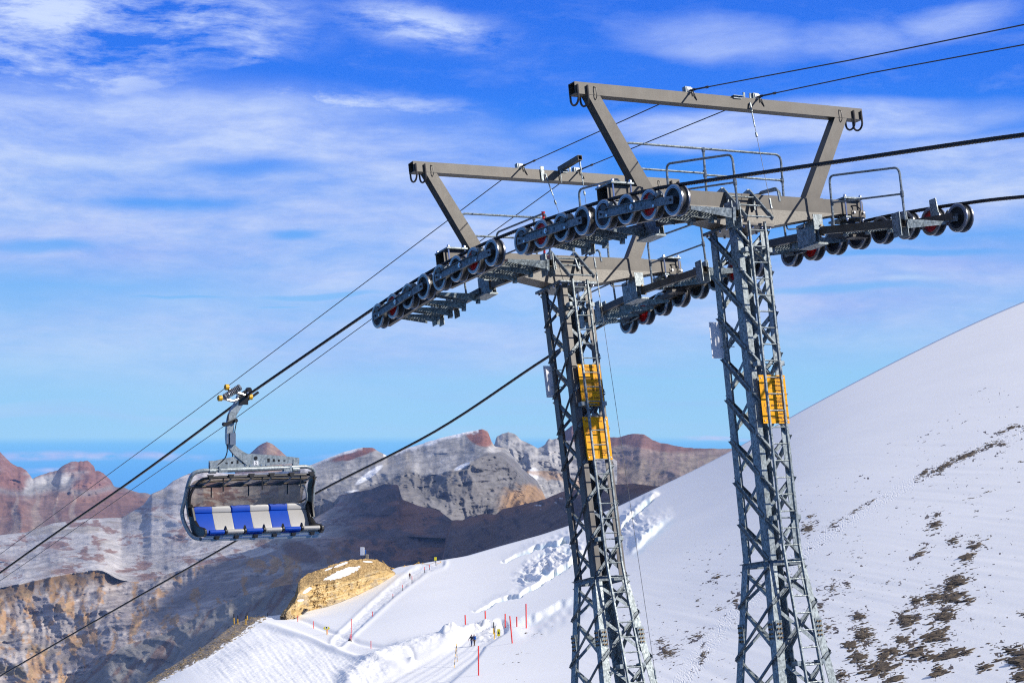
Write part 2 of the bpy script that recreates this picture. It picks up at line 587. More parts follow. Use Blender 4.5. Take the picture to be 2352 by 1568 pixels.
    for s, (tx0, tx1, bx0, bx1) in ((-1, (-2.98, -2.73, -2.12, -1.80)), (1, (2.43, 2.71, 1.52, 1.84))):
        g = MB()
        vs = [(tx0, 2.185), (tx1, 2.185), (bx1, .6), (bx0, .6)]
        g.prism(vs, -.095, .095)
        g2 = P(g, 'gantry_leg', M['brown'])
        fp = MB(); fp.box(bx0 - .05, bx1 + .05, -.135, .155, .601, .612); P(fp, 'foot_plate', M['brown'], g2)
        lp = MB(); xl = tx0 + .15 if s < 0 else tx0 + .12
        lp.tube(rounded([(xl - .02, -.1, 2.33), (xl, -.135, 2.3), (xl + .01, -.135, 2.15), (xl + .0, -.1, 2.1)], .04), .008, 6)
        P(lp, 'wire_loop', M['black'], g2)
    hk = MB(); hk.tube([(0, -.125, .05), (0, -.125, -.16)] + [(0, -.125 * cos(a), -.16 - .125 * sin(a)) for a in np.linspace(.2, pi - .2, 9)] + [(0, .125, -.16), (0, .125, -.08)], .019, 8)
    hkm = hk.mesh('hook', M['darkbrown'])
    for x in (-3.19, -2.99, 2.86, 3.04): mesh_obj('hook', hkm, gan, (x, 0, 2.29))
    for x in ((-.78, .71) if key == 'B' else (-.74, .61)):
        q = MB(); q.box(x - .09, x - .07, -.05, .05, 2.395, 2.52); q.box(x + .05, x + .065, -.05, .05, 2.395, 2.5); q.mi = 1
        for dx in (-.045, -.01, .025): q.lathe([(dx - .014, .03), (dx - .012, .062), (dx + .012, .062), (dx + .014, .03)], 16, (x, 0, 2.47))
        q.mi = 2
        q.tube(rounded([(x + .0, -.06, 2.44), (x + .03, -.115, 2.41), (x + .05, -.115, 2.33), (x + .09, -.103, 2.26)], .03), .009, 6)
        q.tube(rounded([(x - .03, -.06, 2.44), (x + .0, -.115, 2.41), (x + .01, -.112, 2.33)], .03), .008, 6)
        P(q, 'insulator', [M['galv'], M['white'], M['black']], gan)
    q = MB(); q.box(.12, .3, -.12, -.101, 2.36, 2.4); q.box(.1, .32, -.15, .02, 2.4, 2.41); P(q, 'lug', M['galv_dark'], gan)
    for xx in (.42, .56):
        q = MB(); q.box(xx, xx + .04, -.02, .0, 2.395, 2.52); P(q, 'lug', M['galv_dark'], gan)
    # stay wires with turnbuckles
    def stay(p0, p1):
        w_ = MB(); p0 = np.array(p0); p1 = np.array(p1); L = np.linalg.norm(p1 - p0); d = (p1 - p0) / L
        w_.tube([p0, p1], .005, 6); w_.mi = 1
        w_.tube([p0, p0 + d * .18], .018, 6); w_.tube([p0 + d * .2, p0 + d * .5], .013, 6); w_.tube([p0 + d * .62, p0 + d * .7], .022, 6)
        w_.tube([p1 - d * .3, p1 - d * .1], .02, 6)
        P(w_, 'stay_wire', [M['wire'], M['galv']])
    if key == 'B':
        stay((.47, -.12, 2.3), (.27, -.66, .12))
    else:
        stay((-.25, -.14, 2.3), (-.02, -.6, .12)); stay((.22, -.72, 2.4), (.3, -.7, .1))
        stay((.3, -.7, .1), (.34, -.95, -8.))
        oa = MB(); oa.bar_shell((.2, .0, 2.46), (.2, -.78, 2.46), .1, .1, .008, (0, 0, 1)); P(oa, 'outrigger', M['brown'], gan)
        ob = MB(); ob.box(-.34, -.26, -.125, -.104, 2.15, 2.46); ob.tube([(.12, -.13, 2.13), (.12, -.13, 2.44)], .012, 6); P(ob, 'strap_plate', M['galv'], gan)
    # -------- rails along the arm
    hr = MB()
    hr.tube(rounded([(-2.16, .2, .6), (-2.12, .2, 1.48), (1.3, .2, 1.48), (1.26, .2, .6)], .14), .022, 8)
    hr.tube([(-2.14, .2, 1.03), (-.46, .2, 1.03)], .02, 8); hr.tube([(-.46, .2, 1.0), (1.27, .2, 1.0)], .02, 8)
    hr.tube([(-.46, .2, .6), (-.43, .2, 1.48)], .022, 8)
    hr.mi = 1
    for x, z in ((-2.14, 1.03), (-.45, 1.05), (-.45, .99), (1.27, 1.0), (-.43, 1.46)): hr.tube([(x, .2, z - .035), (x, .2, z + .035)], .034, 8)
    P(hr, 'handrail', [M['galv'], M['galv_dark']])
    g3 = MB(); g3.tube(rounded([(.62, .12, .6), (.6, .03, .7), (.6, -.46, .66), (.6, -.49, .4)], .1), .02, 8); P(g3, 'grab_rail', M['galv'])
    # access ladder over the arm
    al = MB()
    for x in (-.31, .26):
        al.bar((x, -.08, .68), (x, -.66, .03), .07, .03, (0, 0, 1)); al.bar((x, -.08, .68), (x, .16, .61), .07, .03, (0, 0, 1)); al.bar((x, -.18, .6), (x, -.19, .3), .04, .03, (0, 1, 0))
    for t_ in (.25, .55, .95):
        y = -.08 - .58 * t_; z = .68 - .65 * t_
        al.tube([(-.31, y, z), (.26, y, z)], .016, 8)
    P(al, 'access_ladder', M['galv'])
    # -------- catwalks, sheave trains
    if key == 'B':
        zb = lambda y: (.035 + .178 * y) if y < .15 else (-.01 + .095 * y)
    else:
        zb = lambda y: (-.046 + .076 * y) if y < .15 else (-.07 + .005 * y)
    zwf = lambda y: float(np.interp(y, YW[::-1], zw[::-1]))
    for s in (-1, 1):
        X = s * 1.78
        for ya, yb in ((-.1, -2.28), (.3, 2.25)):
            b_ = MB(); b_.bar_shell((X, ya, zb(ya)), (X, yb, zb(yb)), .135, .1, .01, (0, 0, 1))
            P(b_, 'catwalk_beam', M['brown'] if ya < 0 else M['darkbrown'])
        k = MB()
        for x in (X - .09, X - .0):
            k.box(x - s * .0 - .006 - .075 * s, x + .006 - .075 * s, -.14, .36, -.2, .2)
        k.box(X - .16, X + .12, -.13, .36, -.235, -.2)
        k.box(X - .19, X + .02, -.165, -.15, .02, .3)
        k.mi = 1; k.box(X - .07, X + .07, -.135, -.12, zb(-.1) - .1, zb(-.1) + .1); k.mi = 2
        for zz in (-.08, .08): add_bolt(k, (X - .05, -.165, zb(-.1) + zz), -2, .016, .03)
        P(k, 'catwalk_bracket', [M['galv'], M['brown'], M['brass']])
        for y in ((-2.2, 2.1) if key == 'B' else (-2.2, 2.1, 1.45)):
            q = MB(); q.box(X - .10, X - .085, y - .1, y + .1, zb(y) - .24, zb(y) + .18); q.box(X + .06, X + .075, y - .1, y + .1, zb(y) - .24, zb(y) + .18)
            for yy in (y - .07, y + .07):
                for zz in (-.2, -.15, .09, .14): add_bolt(q, (X - .1, yy, zb(y) + zz), -1, .011, .012)
            P(q, 'splice_plate', M['galv'])
        # treads: steps laid level along the catwalk
        for y in (-2.08, -1.5, -.92, .52, 1.1, 1.66, 2.2):
            top = zb(y) + (.07 if y < 0 else .0)
            tr = bpy.data.objects.new('tread', TREAD); COL.objects.link(tr); tr.parent = root
            tr.location = (X - s * -.07, y, top)
            tr.rotation_euler = (tilt, 0, 0) if s < 0 else (-tilt, 0, pi)
            mesh_obj('grating', GRATE, tr)
        # catwalk handrails
        for sy in (-1, 1):
            ya, yb = (-.5, -2.32) if sy < 0 else (.92, 2.25)
            if key == 'B': za, zt = (.93, .6) if sy < 0 else (1.05, 1.19)
            else: za, zt = (.89, .74) if sy < 0 else (.86, .84)
            h_ = MB()
            h_.tube(rounded([(X, ya + .03 * -sy, zb(ya)), (X, ya, za), (X, yb, zt), (X, yb, zb(yb) + .05)], .13), .021, 8)
            h_.tube([(X, ya, (za + zb(ya)) / 2 + .0), (X, yb, (zt + zb(yb)) / 2 + .02)], .018, 8)
            h_.mi = 1
            for yy, zz in ((ya, (za + zb(ya)) / 2), (yb, (zt + zb(yb)) / 2 + .02)): h_.tube([(X, yy, zz - .05), (X, yy, zz + .05)], .032, 8)
            P(h_, 'handrail', [M['galv'], M['galv_dark']])
        # sheave beam under the wheels
        xs = s * 2.87
        for i0, i1 in ((0, 3), (4, 7), (2, 5)):
            b_ = MB(); dz = (-.14 if i0 != 2 else -.06) if s < 0 else (.03 if i0 != 2 else .07)
            b_.bar((xs, YW[i0], zw[i0] + dz), (xs, YW[i1], zw[i1] + dz), .15 if s < 0 else .10, .09 if i0 != 2 else .12, (0, 0, 1))
            P(b_, 'sheave_beam', M['darkbrown'])
        for i in range(8):
            sh = mesh_obj('sheave', SHEAVE, root, (s * 3.01, YW[i], zw[i]))
            mesh_obj('disc', DISC_RED if i in (1, 6) else DISC, sh)
            ax = MB(); ax.tube([(s * 2.84, YW[i], zw[i]), (s * 3.13, YW[i], zw[i])], .022, 8); P(ax, 'axle', M['bolt'], sh).matrix_parent_inverse = sh.matrix_basis.inverted()
        for i in (0, 4):
            c = [np.array((0, YW[i + k], zw[i + k])) for k in range(4)]
            for xo, full in ((s * 3.135, True),) + (((s * 2.885, False),) if s > 0 else ()):
                r_ = MB(); o = s * (1 if full else -1)
                def pt(k, f, dx=0., dz=0.):
                    q = c[k] * (1 - f) + c[min(k + 1, 3)] * f
                    return (xo + dx, q[1], q[2] + dz)
                segs = [('small', 0, -.12, 0, .28), ('main', 0, .2, 2, .4), ('end', 2, .4, 3, 0)]
                if not full: segs = [('small', 0, -.12, 0, .28), ('main', 0, .2, 0, .9)] if i == 0 else [('main', 2, .2, 2, .6), ('end', 2, .4, 3, 0)]
                for nm, k0, f0, k1, f1 in segs:
                    p0, p1 = pt(k0, f0), pt(k1, f1)
                    p0, p1 = np.array(p0), np.array(p1)
                    if k1 == 3: p1 = p1 + (p1 - p0) / np.linalg.norm(p1 - p0) * .06
                    if nm == 'main':
                        t_ = .006
                        r_.sweep(p0, p1, [(-.078, 0), (.078, 0), (.078, .05), (.07, .05), (.07, .012), (-.07, .012), (-.07, .05), (-.078, .05)] if np.cross((p1 - p0), (0, 0, 1.))[0] * o > 0 else
                                 [(-.078, 0), (.078, 0), (.078, -.05), (.07, -.05), (.07, -.012), (-.07, -.012), (-.07, -.05), (-.078, -.05)], (0, 0, 1))
                    else:
                        r_.bar(p0 - (o * .004, 0, 0), p1 - (o * .004, 0, 0), .13, .014, (0, 0, 1))
                r_.mi = 1
                if full:
                    for k0, f0 in ((1, .35), (2, .0)):
                        p = np.array(pt(k0, f0 - .2)); r_.tube([p - (o * .0, 0, 0), p + (o * .014, 0, 0)], .03, 6)
                    p = np.array(pt(1, .42)); r_.mi = 2; r_.tube([p, p + (o * .04, 0, 0)], .05, 8); r_.tube([p, p + (o * .055, 0, 0)], .028, 6)
                    p = np.array(pt(3, 0)); r_.mi = 3; r_.tube([p, p + (o * .03, 0, 0)], .022, 6); p = np.array(pt(0, 0)); r_.tube([p, p + (o * .03, 0, 0)], .022, 6)
                r_.mi = 2
                for k0, f0 in ((0, .3), (2, .33)):
                    if full or (k0 == 0) == (i == 0):
                        p = np.array(pt(k0, f0, 0, -.05)); r_.tube([p, p + (o * .035, 0, 0)], .026, 6)
                ra = P(r_, 'rocker_arm', [M['galv_dark'], M['black'], M['bolt'], M['black']])
                for k0, f0 in ((0, .22), (2, .3)):
                    if not (full or (k0 == 0) == (i == 0)): continue
                    e = MB(); p = pt(k0, f0, o * .02)
                    if full:
                        e.prism([(p[1] + .10, p[2] + .12), (p[1] + .03, p[2] + .16), (p[1] - .05, p[2] + .11), (p[1] - .09, p[2] + .06), (p[1] - .02, p[2] + .04), (p[1] + .06, p[2] + .05)], p[0], p[0] + o * .02, 'yz')
                        e.mi = 1; e.prism([(p[1] - .04, p[2] + .1), (p[1] - .12, p[2] + .17), (p[1] - .15, p[2] + .1), (p[1] - .06, p[2] + .05)], p[0] - o * .0, p[0] - o * .1, 'yz')
                        P(e, 'derail_catcher', [M['black'], M['galv_dark']], ra)
                    else:
                        e.prism([(p[1] + .09, p[2] - .08), (p[1] + .08, p[2] + .38), (p[1] - .08, p[2] + .38), (p[1] - .11, p[2] + .1), (p[1] - .1, p[2] - .08)], p[0], p[0] - .02, 'yz') if i == 4 else \
                            e.prism([(p[1] + .12, p[2] - .05), (p[1] + .1, p[2] + .12), (p[1] - .08, p[2] + .05), (p[1] - .1, p[2] - .08)], p[0], p[0] - .02, 'yz')
                        P(e, 'derail_catcher', [M['galv']], ra)
    return root, mat, (V, N, W, np.array(org))


TB, MATB, FRB = make_tower('B', radians(9.364), (3.97636, 35.92316, 3.06184), 'nearer lattice lift tower with silver grey galvanised legs and one yellow sign')
TA, MATA, FRA = make_tower('A', radians(12.4575), (1.06832, 40.78214, 2.31835), 'farther lattice lift tower with brown legs and two yellow signs')
rp = MB()
rp.tube([(-1.78, -2.1, -.12), (-1.78, -2.24, .72)], .022, 8); rp.tube([(-1.78, -2.24, .72), (-1.78, -2.25, .78)], [.022, .04], 8)
tag(rp.build('signal_pole', M['redpaint'], None), 'thin red pole standing on the catwalk of the farther lift tower', 'pole').matrix_world = MATA


# ------------------------------------------------------------------ ropes and cables
def twisted(pts, R, lay=.42, lobes=6, step=.05):
    pts = np.array(pts)
    seg = np.linalg.norm(np.diff(pts, axis=0), axis=1); s = np.concatenate([[0], np.cumsum(seg)])
    n = int(s[-1] / step); ss = np.linspace(0, s[-1], n)
    P = np.stack([np.interp(ss, s, pts[:, i]) for i in range(3)], 1)
    T = np.gradient(P, axis=0); T /= np.linalg.norm(T, axis=1)[:, None]
    X = np.cross(T, Z); X /= np.linalg.norm(X, axis=1)[:, None]; Y = np.cross(X, T)
    k = lobes * 4; th = np.linspace(0, 2 * pi, k, endpoint=False)
    r = R * (.74 + .26 * np.abs(np.cos(th * lobes / 2)) ** .6)
    ph = ss / lay * 2 * pi
    ang = th[None, :] + ph[:, None]
    vs = P[:, None, :] + r[None, :, None] * (np.cos(ang)[..., None] * X[:, None, :] + np.sin(ang)[..., None] * Y[:, None, :])
    i, j = np.meshgrid(np.arange(n - 1), np.arange(k), indexing='ij'); j2 = (j + 1) % k
    fs = np.stack([i * k + j, i * k + j2, (i + 1) * k + j2, (i + 1) * k + j], -1).reshape(-1, 4)
    me = bpy.data.meshes.new('haul_rope'); me.from_pydata(vs.reshape(-1, 3).tolist(), [], fs.tolist()); me.update()
    me.materials.append(M['rope']); me.shade_smooth()
    o = bpy.data.objects.new('haul_rope', me); COL.objects.link(o)
    return o


def smooth_path(pts, n=10):
    pts = [np.array(p) for p in pts]; out = []
    for i in range(len(pts) - 1):
        p0 = pts[max(i - 1, 0)]; p1 = pts[i]; p2 = pts[i + 1]; p3 = pts[min(i + 2, len(pts) - 1)]
        for t in np.linspace(0, 1, n, endpoint=False):
            out.append(.5 * ((2 * p1) + (-p0 + p2) * t + (2 * p0 - 5 * p1 + 4 * p2 - p3) * t * t + (-p0 + 3 * p1 - 3 * p2 + p3) * t ** 3))
    return out + [pts[-1]]


def loc(fr, x, y, z): return fr[3] + fr[0] * x + fr[1] * y + fr[2] * z


for s, v, lab, img0, img1 in ((-1, VN, 'near black twisted haul rope carrying the empty chair', [(2900, 245), (2352, 310), (1900, 375)], [(700, 817), (590, 893), (545, 925), (300, 1105), (0, 1315), (-500, 1680)]),
                              (1, VF, 'far black haul rope passing behind both towers and below the chair', [(2900, 408), (2352, 452)], [(1258, 820), (1000, 990), (730, 1130), (550, 1237), (0, 1552), (-500, 1850)])):
    path = [onv(a, b, v) for a, b in img0]
    for fr, key in ((FRB, 'B'), (FRA, 'A')):
        for i in range(7, -1, -1): path.append(loc(fr, s * 3.01, YW[i], ZW[key][i] + .213 + .03))
    path += [onv(a, b, v) for a, b in img1]
    path = smooth_path(path, 8)
    path = [path[0] + (path[0] - path[1]) / np.linalg.norm(path[0] - path[1]) * 60] + path
    path += [path[-1] + (path[-1] - path[-2]) / np.linalg.norm(path[-1] - path[-2]) * 60]
    tag(twisted(path, .034), lab, 'rope')

for xb, xa, v, r_img, l_img, lab in ((-.78, -.74, 21.1, [(2352, 57), (1950, 139)], [(1150, 415), (800, 678), (443, 947), (0, 1272), (-400, 1580)], 'left thin black cable strung along the gantry tops above the chair'),
                                     (.71, .61, 22.52, [(2352, 103), (2000, 168)], [(1265, 437), (1050, 592), (850, 735), (555, 950), (0, 1333), (-400, 1620)], 'right thin black cable strung along the gantry tops past the chair')):
    pts = [onv(2700, r_img[0][1] - 70, v)] + [onv(a, b, v) for a, b in r_img] + [loc(FRB, xb, -.05, 2.45), loc(FRB, xb, .1, 2.45)]
    pts += [loc(FRA, xa, -.05, 2.45), loc(FRA, xa, .1, 2.45)] + [onv(a, b, v) for a, b in l_img]
    pts = [pts[0] + (pts[0] - pts[1]) / np.linalg.norm(pts[0] - pts[1]) * 60] + pts + [pts[-1] + (pts[-1] - pts[-2]) / np.linalg.norm(pts[-1] - pts[-2]) * 60]
    c = MB(); c.tube(pts, .011, 6); c.mi = 1
    for base, nxt in ((loc(FRB, xb, -.05, 2.45), onv(*r_img[1], v)), (loc(FRA, xa, -.05, 2.45), loc(FRB, xb, .1, 2.45))):
        d = nxt - base; d /= np.linalg.norm(d)
        for t_ in (.12, .5): c.tube([base + d * (t_ - .03), base + d * (t_ + .03)], .024, 6)
        c.tube([base, base + d * .5], .016, 6)
    tag(c.build('signal_cable', [M['wire'], M['black']]), lab, 'cable')

# ================================================================== signs on the towers
def text_mesh(txt, size, mat, align='LEFT', sx=1., bold=0.):
    cu = bpy.data.curves.new('t', 'FONT'); cu.body = txt; cu.size = size; cu.align_x = align; cu.align_y = 'CENTER'
    cu.extrude = .0015; cu.offset = bold; cu.space_line = .95
    o = bpy.data.objects.new('t', cu); COL.objects.link(o)
    dg = bpy.context.evaluated_depsgraph_get()
    me = bpy.data.meshes.new_from_object(o.evaluated_get(dg))
    bpy.data.objects.remove(o); me.materials.clear(); me.materials.append(mat)
    me.transform(Matrix.Diagonal((sx, 1, 1, 1)))
    return me


def sign(label, mat, x0, x1, zt, zbm, y, lines, rules, bolts=True, shape=None, extra=None, skew=0.):
    r = MB(); w = x1 - x0; h = zt - zbm
    r.box(0, w, 0, .006, -h, 0)
    r.mi = 1; r.box(.06, .1, .006, .03, -h, .0); r.box(w - .1, w - .06, .006, .03, -h, .0)
    o = r.build('warning_sign', [M['yellow'], M['galv_dark']])
    o.matrix_world = mat @ Matrix.Translation((x0, y, zt))
    tag(o, label, 'sign', 'yellow warning signs on the towers')
    for txt, x, z, s, al, sx in lines:
        me = text_mesh(txt, s, M['text'], al, sx, .0004)
        t = bpy.data.objects.new('lettering', me); COL.objects.link(t); t.parent = o
        t.location = (x, -.0025, -z); t.rotation_euler = (pi / 2, 0, 0)
    if rules:
        q = MB()
        for xa, xb, z in rules: q.box(xa, xb, -.003, -.0005, -z - .003, -z + .003)
        q.build('rule_line', M['text'], o)
    if bolts:
        for xx in (.04, w - .04):
            for zz in (-.05, -h + .05):
                q = MB(); q.tube([(xx, -.0005, zz), (xx, -.012, zz)], .012, 8); q.build('bolt', M['bolt'], o)
    if extra: extra(o)
    return o


sign('upper yellow sign with four lines of large print forbidding swinging on the farther tower', MATA, -.23, .285, -1.70, -2.53, -.44,
     [('Schaukeln\nverboten', .24, .085, .085, 'CENTER', .85), ('Défense de\nse balancer', .26, .325, .085, 'CENTER', .85), ('Non dondolarsi', .25, .51, .08, 'CENTER', .85), ('Do not swing', .25, .665, .085, 'CENTER', .85)],
     [(.05, .47, .19), (.05, .47, .41), (.05, .47, .575)])
sign('lower scratched yellow sign with two columns of small print on the farther tower', MATA, -.265, .32, -2.75, -3.60, -.44,
     [('Verboten', .05, .085, .042, 'LEFT', .9), ('Vietato', .34, .085, .042, 'LEFT', .9), ('Das Öffnen des\nSchliessbügels\nwährend der Fahrt\nist verboten', .04, .29, .033, 'LEFT', .9),
      ('È vietato aprire\nla sbarra di sicurezza\ndurante il viaggio', .33, .27, .033, 'LEFT', .75), ('Défense', .05, .5, .04, 'LEFT', .9), ('It is forbidden', .33, .5, .04, 'LEFT', .8),
      ("d'ouvrir le\ngarde-corps\npendant le\ntrajet", .04, .7, .036, 'LEFT', .9), ('to open the\nrestraining\ndevice during\nthe trip', .33, .7, .036, 'LEFT', .9)],
     [(.03, .55, .41), (.03, .55, .215)])


def pictos(o):
    for zc_ in (.2, .58):
        q = MB()
        def ring(cx, cz, r, w_=.006, a0=0, a1=2 * pi, n=22):
            an = np.linspace(a0, a1, n)
            for a, b in zip(an[:-1], an[1:]):
                q.add([(cx + (r - w_) * cos(a), -.002, cz + (r - w_) * sin(a)), (cx + r * cos(a), -.002, cz + r * sin(a)), (cx + r * cos(b), -.002, cz + r * sin(b)), (cx + (r - w_) * cos(b), -.002, cz + (r - w_) * sin(b))], [(0, 1, 2, 3)])
        z = -zc_
        ring(.10, z - .005, .075, .002, 1.2, 5.2)
        q.box(.055, .062, -.003, -.001, z + .03, z + .1)                 # hanger
        q.tube([(.10, -.002, z + .02), (.10, -.003, z + .02)], .014, 12)  # head
        q.box(.09, .11, -.003, -.001, z - .05, z + .0)                    # body
        ring(.1, z + .02, .034, .005, pi, 2 * pi)
        q.add([(.075, -.002, z - .04), (.082, -.002, z - .04), (.09, -.002, z - .062), (.14, -.002, z - .062), (.15, -.002, z - .1), (.143, -.002, z - .1), (.134, -.002, z - .07), (.085, -.002, z - .07)], [(0, 1, 2, 7), (2, 3, 6, 7), (3, 4, 5, 6)])
        q.build('pictogram', M['text'], o)


sign('yellow sign with two seat pictograms numbered 1 and 2 on the nearer tower', MATB, -.235, .33, -2.69, -3.53, -.44,
     [('1', .11, .36, .1, 'CENTER', .9), ('2', .11, .74, .1, 'CENTER', .9), ('Schliessbügel\nund Haube\nschliessen', .385, .115, .068, 'CENTER', .8), ('Fermer\nle garde-corps\net le capot', .385, .33, .068, 'CENTER', .8),
      ('Chiudere la\nsbarra di sicurezza\ne la copertura', .385, .525, .068, 'CENTER', .72), ('Lower\nrestraining device\nand cover', .385, .735, .068, 'CENTER', .76)],
     [(.22, .55, .225), (.22, .55, .435), (.22, .55, .63)], extra=pictos)

for mt, lab, xa, xb, zt, zb_ in ((MATB, 'pale grey blank sign panel strapped to the left leg of the nearer tower', -.625, -.372, -1.63, -2.27),
                                (MATA, 'blank sign panel strapped to the left leg of the farther tower', -.56, -.372, -1.56, -2.2)):
    q = MB(); q.box(0, xb - xa, 0, .006, zb_ - zt, 0)
    q.mi = 1
    for z in (-.1, -.44): q.tube(rounded([(xb - xa - .06, -.012, z), (xb - xa, -.06, z), (xb - xa + .2, -.06, z)], .03), .008, 6)
    for x in (.03, xb - xa - .03):
        for z in (-.04, zb_ - zt + .04): add_bolt(q, (x, 0, z), -2, .008, .006)
    o = q.build('blank_signboard', [M['panel'], M['galv']])
    o.matrix_world = mt @ Matrix.Translation((xa, .29, zt))
    tag(o, lab, 'sign', 'blank panels on the towers')

# ================================================================== the six seat chair
gp = onv(562.8, 920.3, VN)
CH = empty('lift_chair', 'empty six seat chair with blue and grey cushions under a smoked bubble', 'chairlift chair', frame_matrix(V, U, Z, gp))
cs = M['chairsteel']
def ribbon(pts, ws, y0, y1):
    """flat curved bar in the xz plane with varying width"""
    pts = [np.array(p) for p in pts]; L, R = [], []
    for i, p in enumerate(pts):
        t = pts[min(i + 1, len(pts) - 1)] - pts[max(i - 1, 0)]; t = t / np.linalg.norm(t); n = np.array((-t[1], t[0])) * ws[i] / 2
        L.append(p + n); R.append(p - n)
    m = MB(); n = len(pts)
    vs = [(q[0], y, q[1]) for y in (y0, y1) for q in L + R]
    fs = []
    for i in range(n - 1):
        fs += [(i, i + 1, n + i + 1, n + i), (2 * n + i, 3 * n + i, 3 * n + i + 1, 2 * n + i + 1), (i, 2 * n + i, 2 * n + i + 1, i + 1), (n + i, n + i + 1, 3 * n + i + 1, 3 * n + i)]
    fs += [(0, n, 3 * n, 2 * n), (n - 1, 3 * n - 1, 4 * n - 1, 2 * n - 1)]
    return m.add(vs, fs)
cp = smooth_path([np.array(p) for p in [(-.1, .1), (-.16, -.05), (-.335, -.36), (-.385, -.72), (-.365, -.97), (-.25, -1.13), (-.06, -1.27), (.1, -1.36)]], 6)
cw = np.interp(np.linspace(0, 1, len(cp)), [0, .12, .3, .5, .65, .85, 1], [.2, .19, .17, .17, .16, .2, .26])
hang = ribbon(cp, cw, -.05, .05).build('hanger_arm', cs, CH)
q = MB(); q.box(-.42, -.28, -.13, -.05, -1.0, -.73); q.build('spring_box', M['alu'], hang)
q = MB(); q.box(-.49, -.43, -.1, -.02, -.98, -.74); q.tube([(-.47, -.06, -.72), (-.47, -.06, -.5)], .012, 6); q.build('side_box', M['alu'], hang)
q = MB(); q.bar((-.55, -.07, -.55), (-.22, -.07, -.43), .07, .05); q.tube([(-.52, -.1, -.53), (-.52, .02, -.53)], .045, 10); q.tube([(-.27, -.14, -.45), (-.27, .02, -.45)], .04, 10)
q.tube([(-.46, -.09, -.46), (-.45, -.09, -.3)], .018, 6); q.tube([(-.24, -.08, -.45), (-.3, -.08, -.78)], .012, 6); q.build('lever', M['disc'], hang)
q = MB(); q.tube(rounded([(-.46, -.05, -1.0), (-.45, -.05, -1.15), (-.5, -.05, -1.3), (-.6, -.03, -1.4), (-.75, 0, -1.5)], .1), .014, 6); q.tube([(-.3, .02, -1.0), (-.3, .0, -1.33)], .012, 6); q.build('cable', M['black'], hang)
# grip on the rope
gr = MB(); gr.box(-.17, .05, -.07, .09, -.09, .11)
gr.bar((-.14, .02, .1), (.12, .02, .26), .09, .06); gr.tube([(.1, -.03, .25), (.1, .09, .25)], .06, 10)
gr.bar((-.02, .0, -.03), (.33, .0, .2), .05, .05)
grip = gr.build('grip', M['black'], CH)
for pts in ([(-.62, -.03, .06), (-.5, -.05, .04), (-.33, -.05, .0), (-.16, -.03, .05)], [(-.42, 0, .27), (-.3, .0, .2), (-.1, 0, .16), (.08, 0, .08)], [(.07, -.02, .08), (.06, .0, .2)]):
    q = MB(); q.tube(smooth_path(pts, 5), .035, 8); q.build('grip_link', M['chrome'], grip)
q = MB(); p0, p1 = np.array((-.50, -.05, .10)), np.array((-.17, -.05, .30)); d = (p1 - p0) / np.linalg.norm(p1 - p0); n1 = np.array((-d[2], 0, d[0])); n2 = np.array((0, 1, 0))
hel = [p0 + (p1 - p0) * t + (n1 * cos(t * 2 * pi * 9) + n2 * sin(t * 2 * pi * 9)) * .068 for t in np.linspace(0, 1, 9 * 16)]
q.tube(hel, .013, 6); q.mi = 1; q.tube([p0, p1], .04, 10); q.mi = 0; q.tube([p0 - d * .03, p0 + d * .01], .075, 14); q.tube([p1 - d * .01, p1 + d * .03], .075, 14)
q.build('spring', [M['chrome'], M['disc']], grip)
for c, sc in (((-.45, 0, .31), 1.), ((-.63, -.03, .06), 1.), ((.13, .0, .09), 1.15)):
    q = MB(); q.lathe([(-.045, .03), (-.05, .05), (-.04, .068), (.04, .068), (.05, .05), (.045, .03)], 18, (c[0], c[1], c[2])); q.mi = 1
    q.lathe([(-.04, .03), (-.04, 0)], 12, c); q.lathe([(.04, .03), (.04, 0)], 12, c)
    q.build('roller', [M['roller'], M['disc']], grip)
# hanger beam with its slots
hb = MB()
hb.prism([(-.88, -1.39), (-.5, -1.31), (-.1, -1.24), (.12, -1.21), (.5, -1.235), (1.0, -1.275), (1.36, -1.32), (1.36, -1.45), (.7, -1.48), (.0, -1.52), (-.7, -1.525), (-.88, -1.50)], -.025, .025)
hbm = hb.build('hanger_beam', cs, CH)
for x, z, w_, h_ in ((-.46, -1.42, .055, .03), (-.325, -1.405, .05, .05), (-.19, -1.39, .05, .085), (-.05, -1.375, .06, .11), (.58, -1.365, .06, .09), (.71, -1.37, .055, .07), (.84, -1.375, .05, .05), (.98, -1.38, .05, .03)):
    q = MB(); q.box(x - w_ / 2, x + w_ / 2, -.0275, .0275, z - h_ / 2, z + h_ / 2); q.build('slot', M['black'], hbm)
q = MB(); q.tube([(.26, -.035, -1.31), (.26, -.02, -1.31)], .045, 12); q.build('pivot', M['black'], hbm)
for x, z in ((-.8, -1.42), (-.72, -1.43), (-.72, -1.5), (.0, -1.475), (.12, -1.475), (.4, -1.47), (.52, -1.465), (1.3, -1.36), (1.3, -1.42)):
    q = MB(); add_bolt(q, (x, -.025, z), -2, .014, .014); q.build('bolt', M['bolt'], hbm)
q = MB(); q.box(.205, .325, -.034, -.0255, -1.475, -1.375); pl = q.build('number_plate', M['white'], hbm)
tx = bpy.data.objects.new('numeral', text_mesh('5', .085, M['blackpaint'], 'CENTER', 1., .001)); COL.objects.link(tx); tx.parent = pl
tx.location = (.265, -.0355, -1.418); tx.rotation_euler = (pi / 2, 0, 0)
q = MB(); q.box(.235, .295, -.037, -.034, -1.467, -1.458); q.build('text_line', M['blackpaint'], pl)
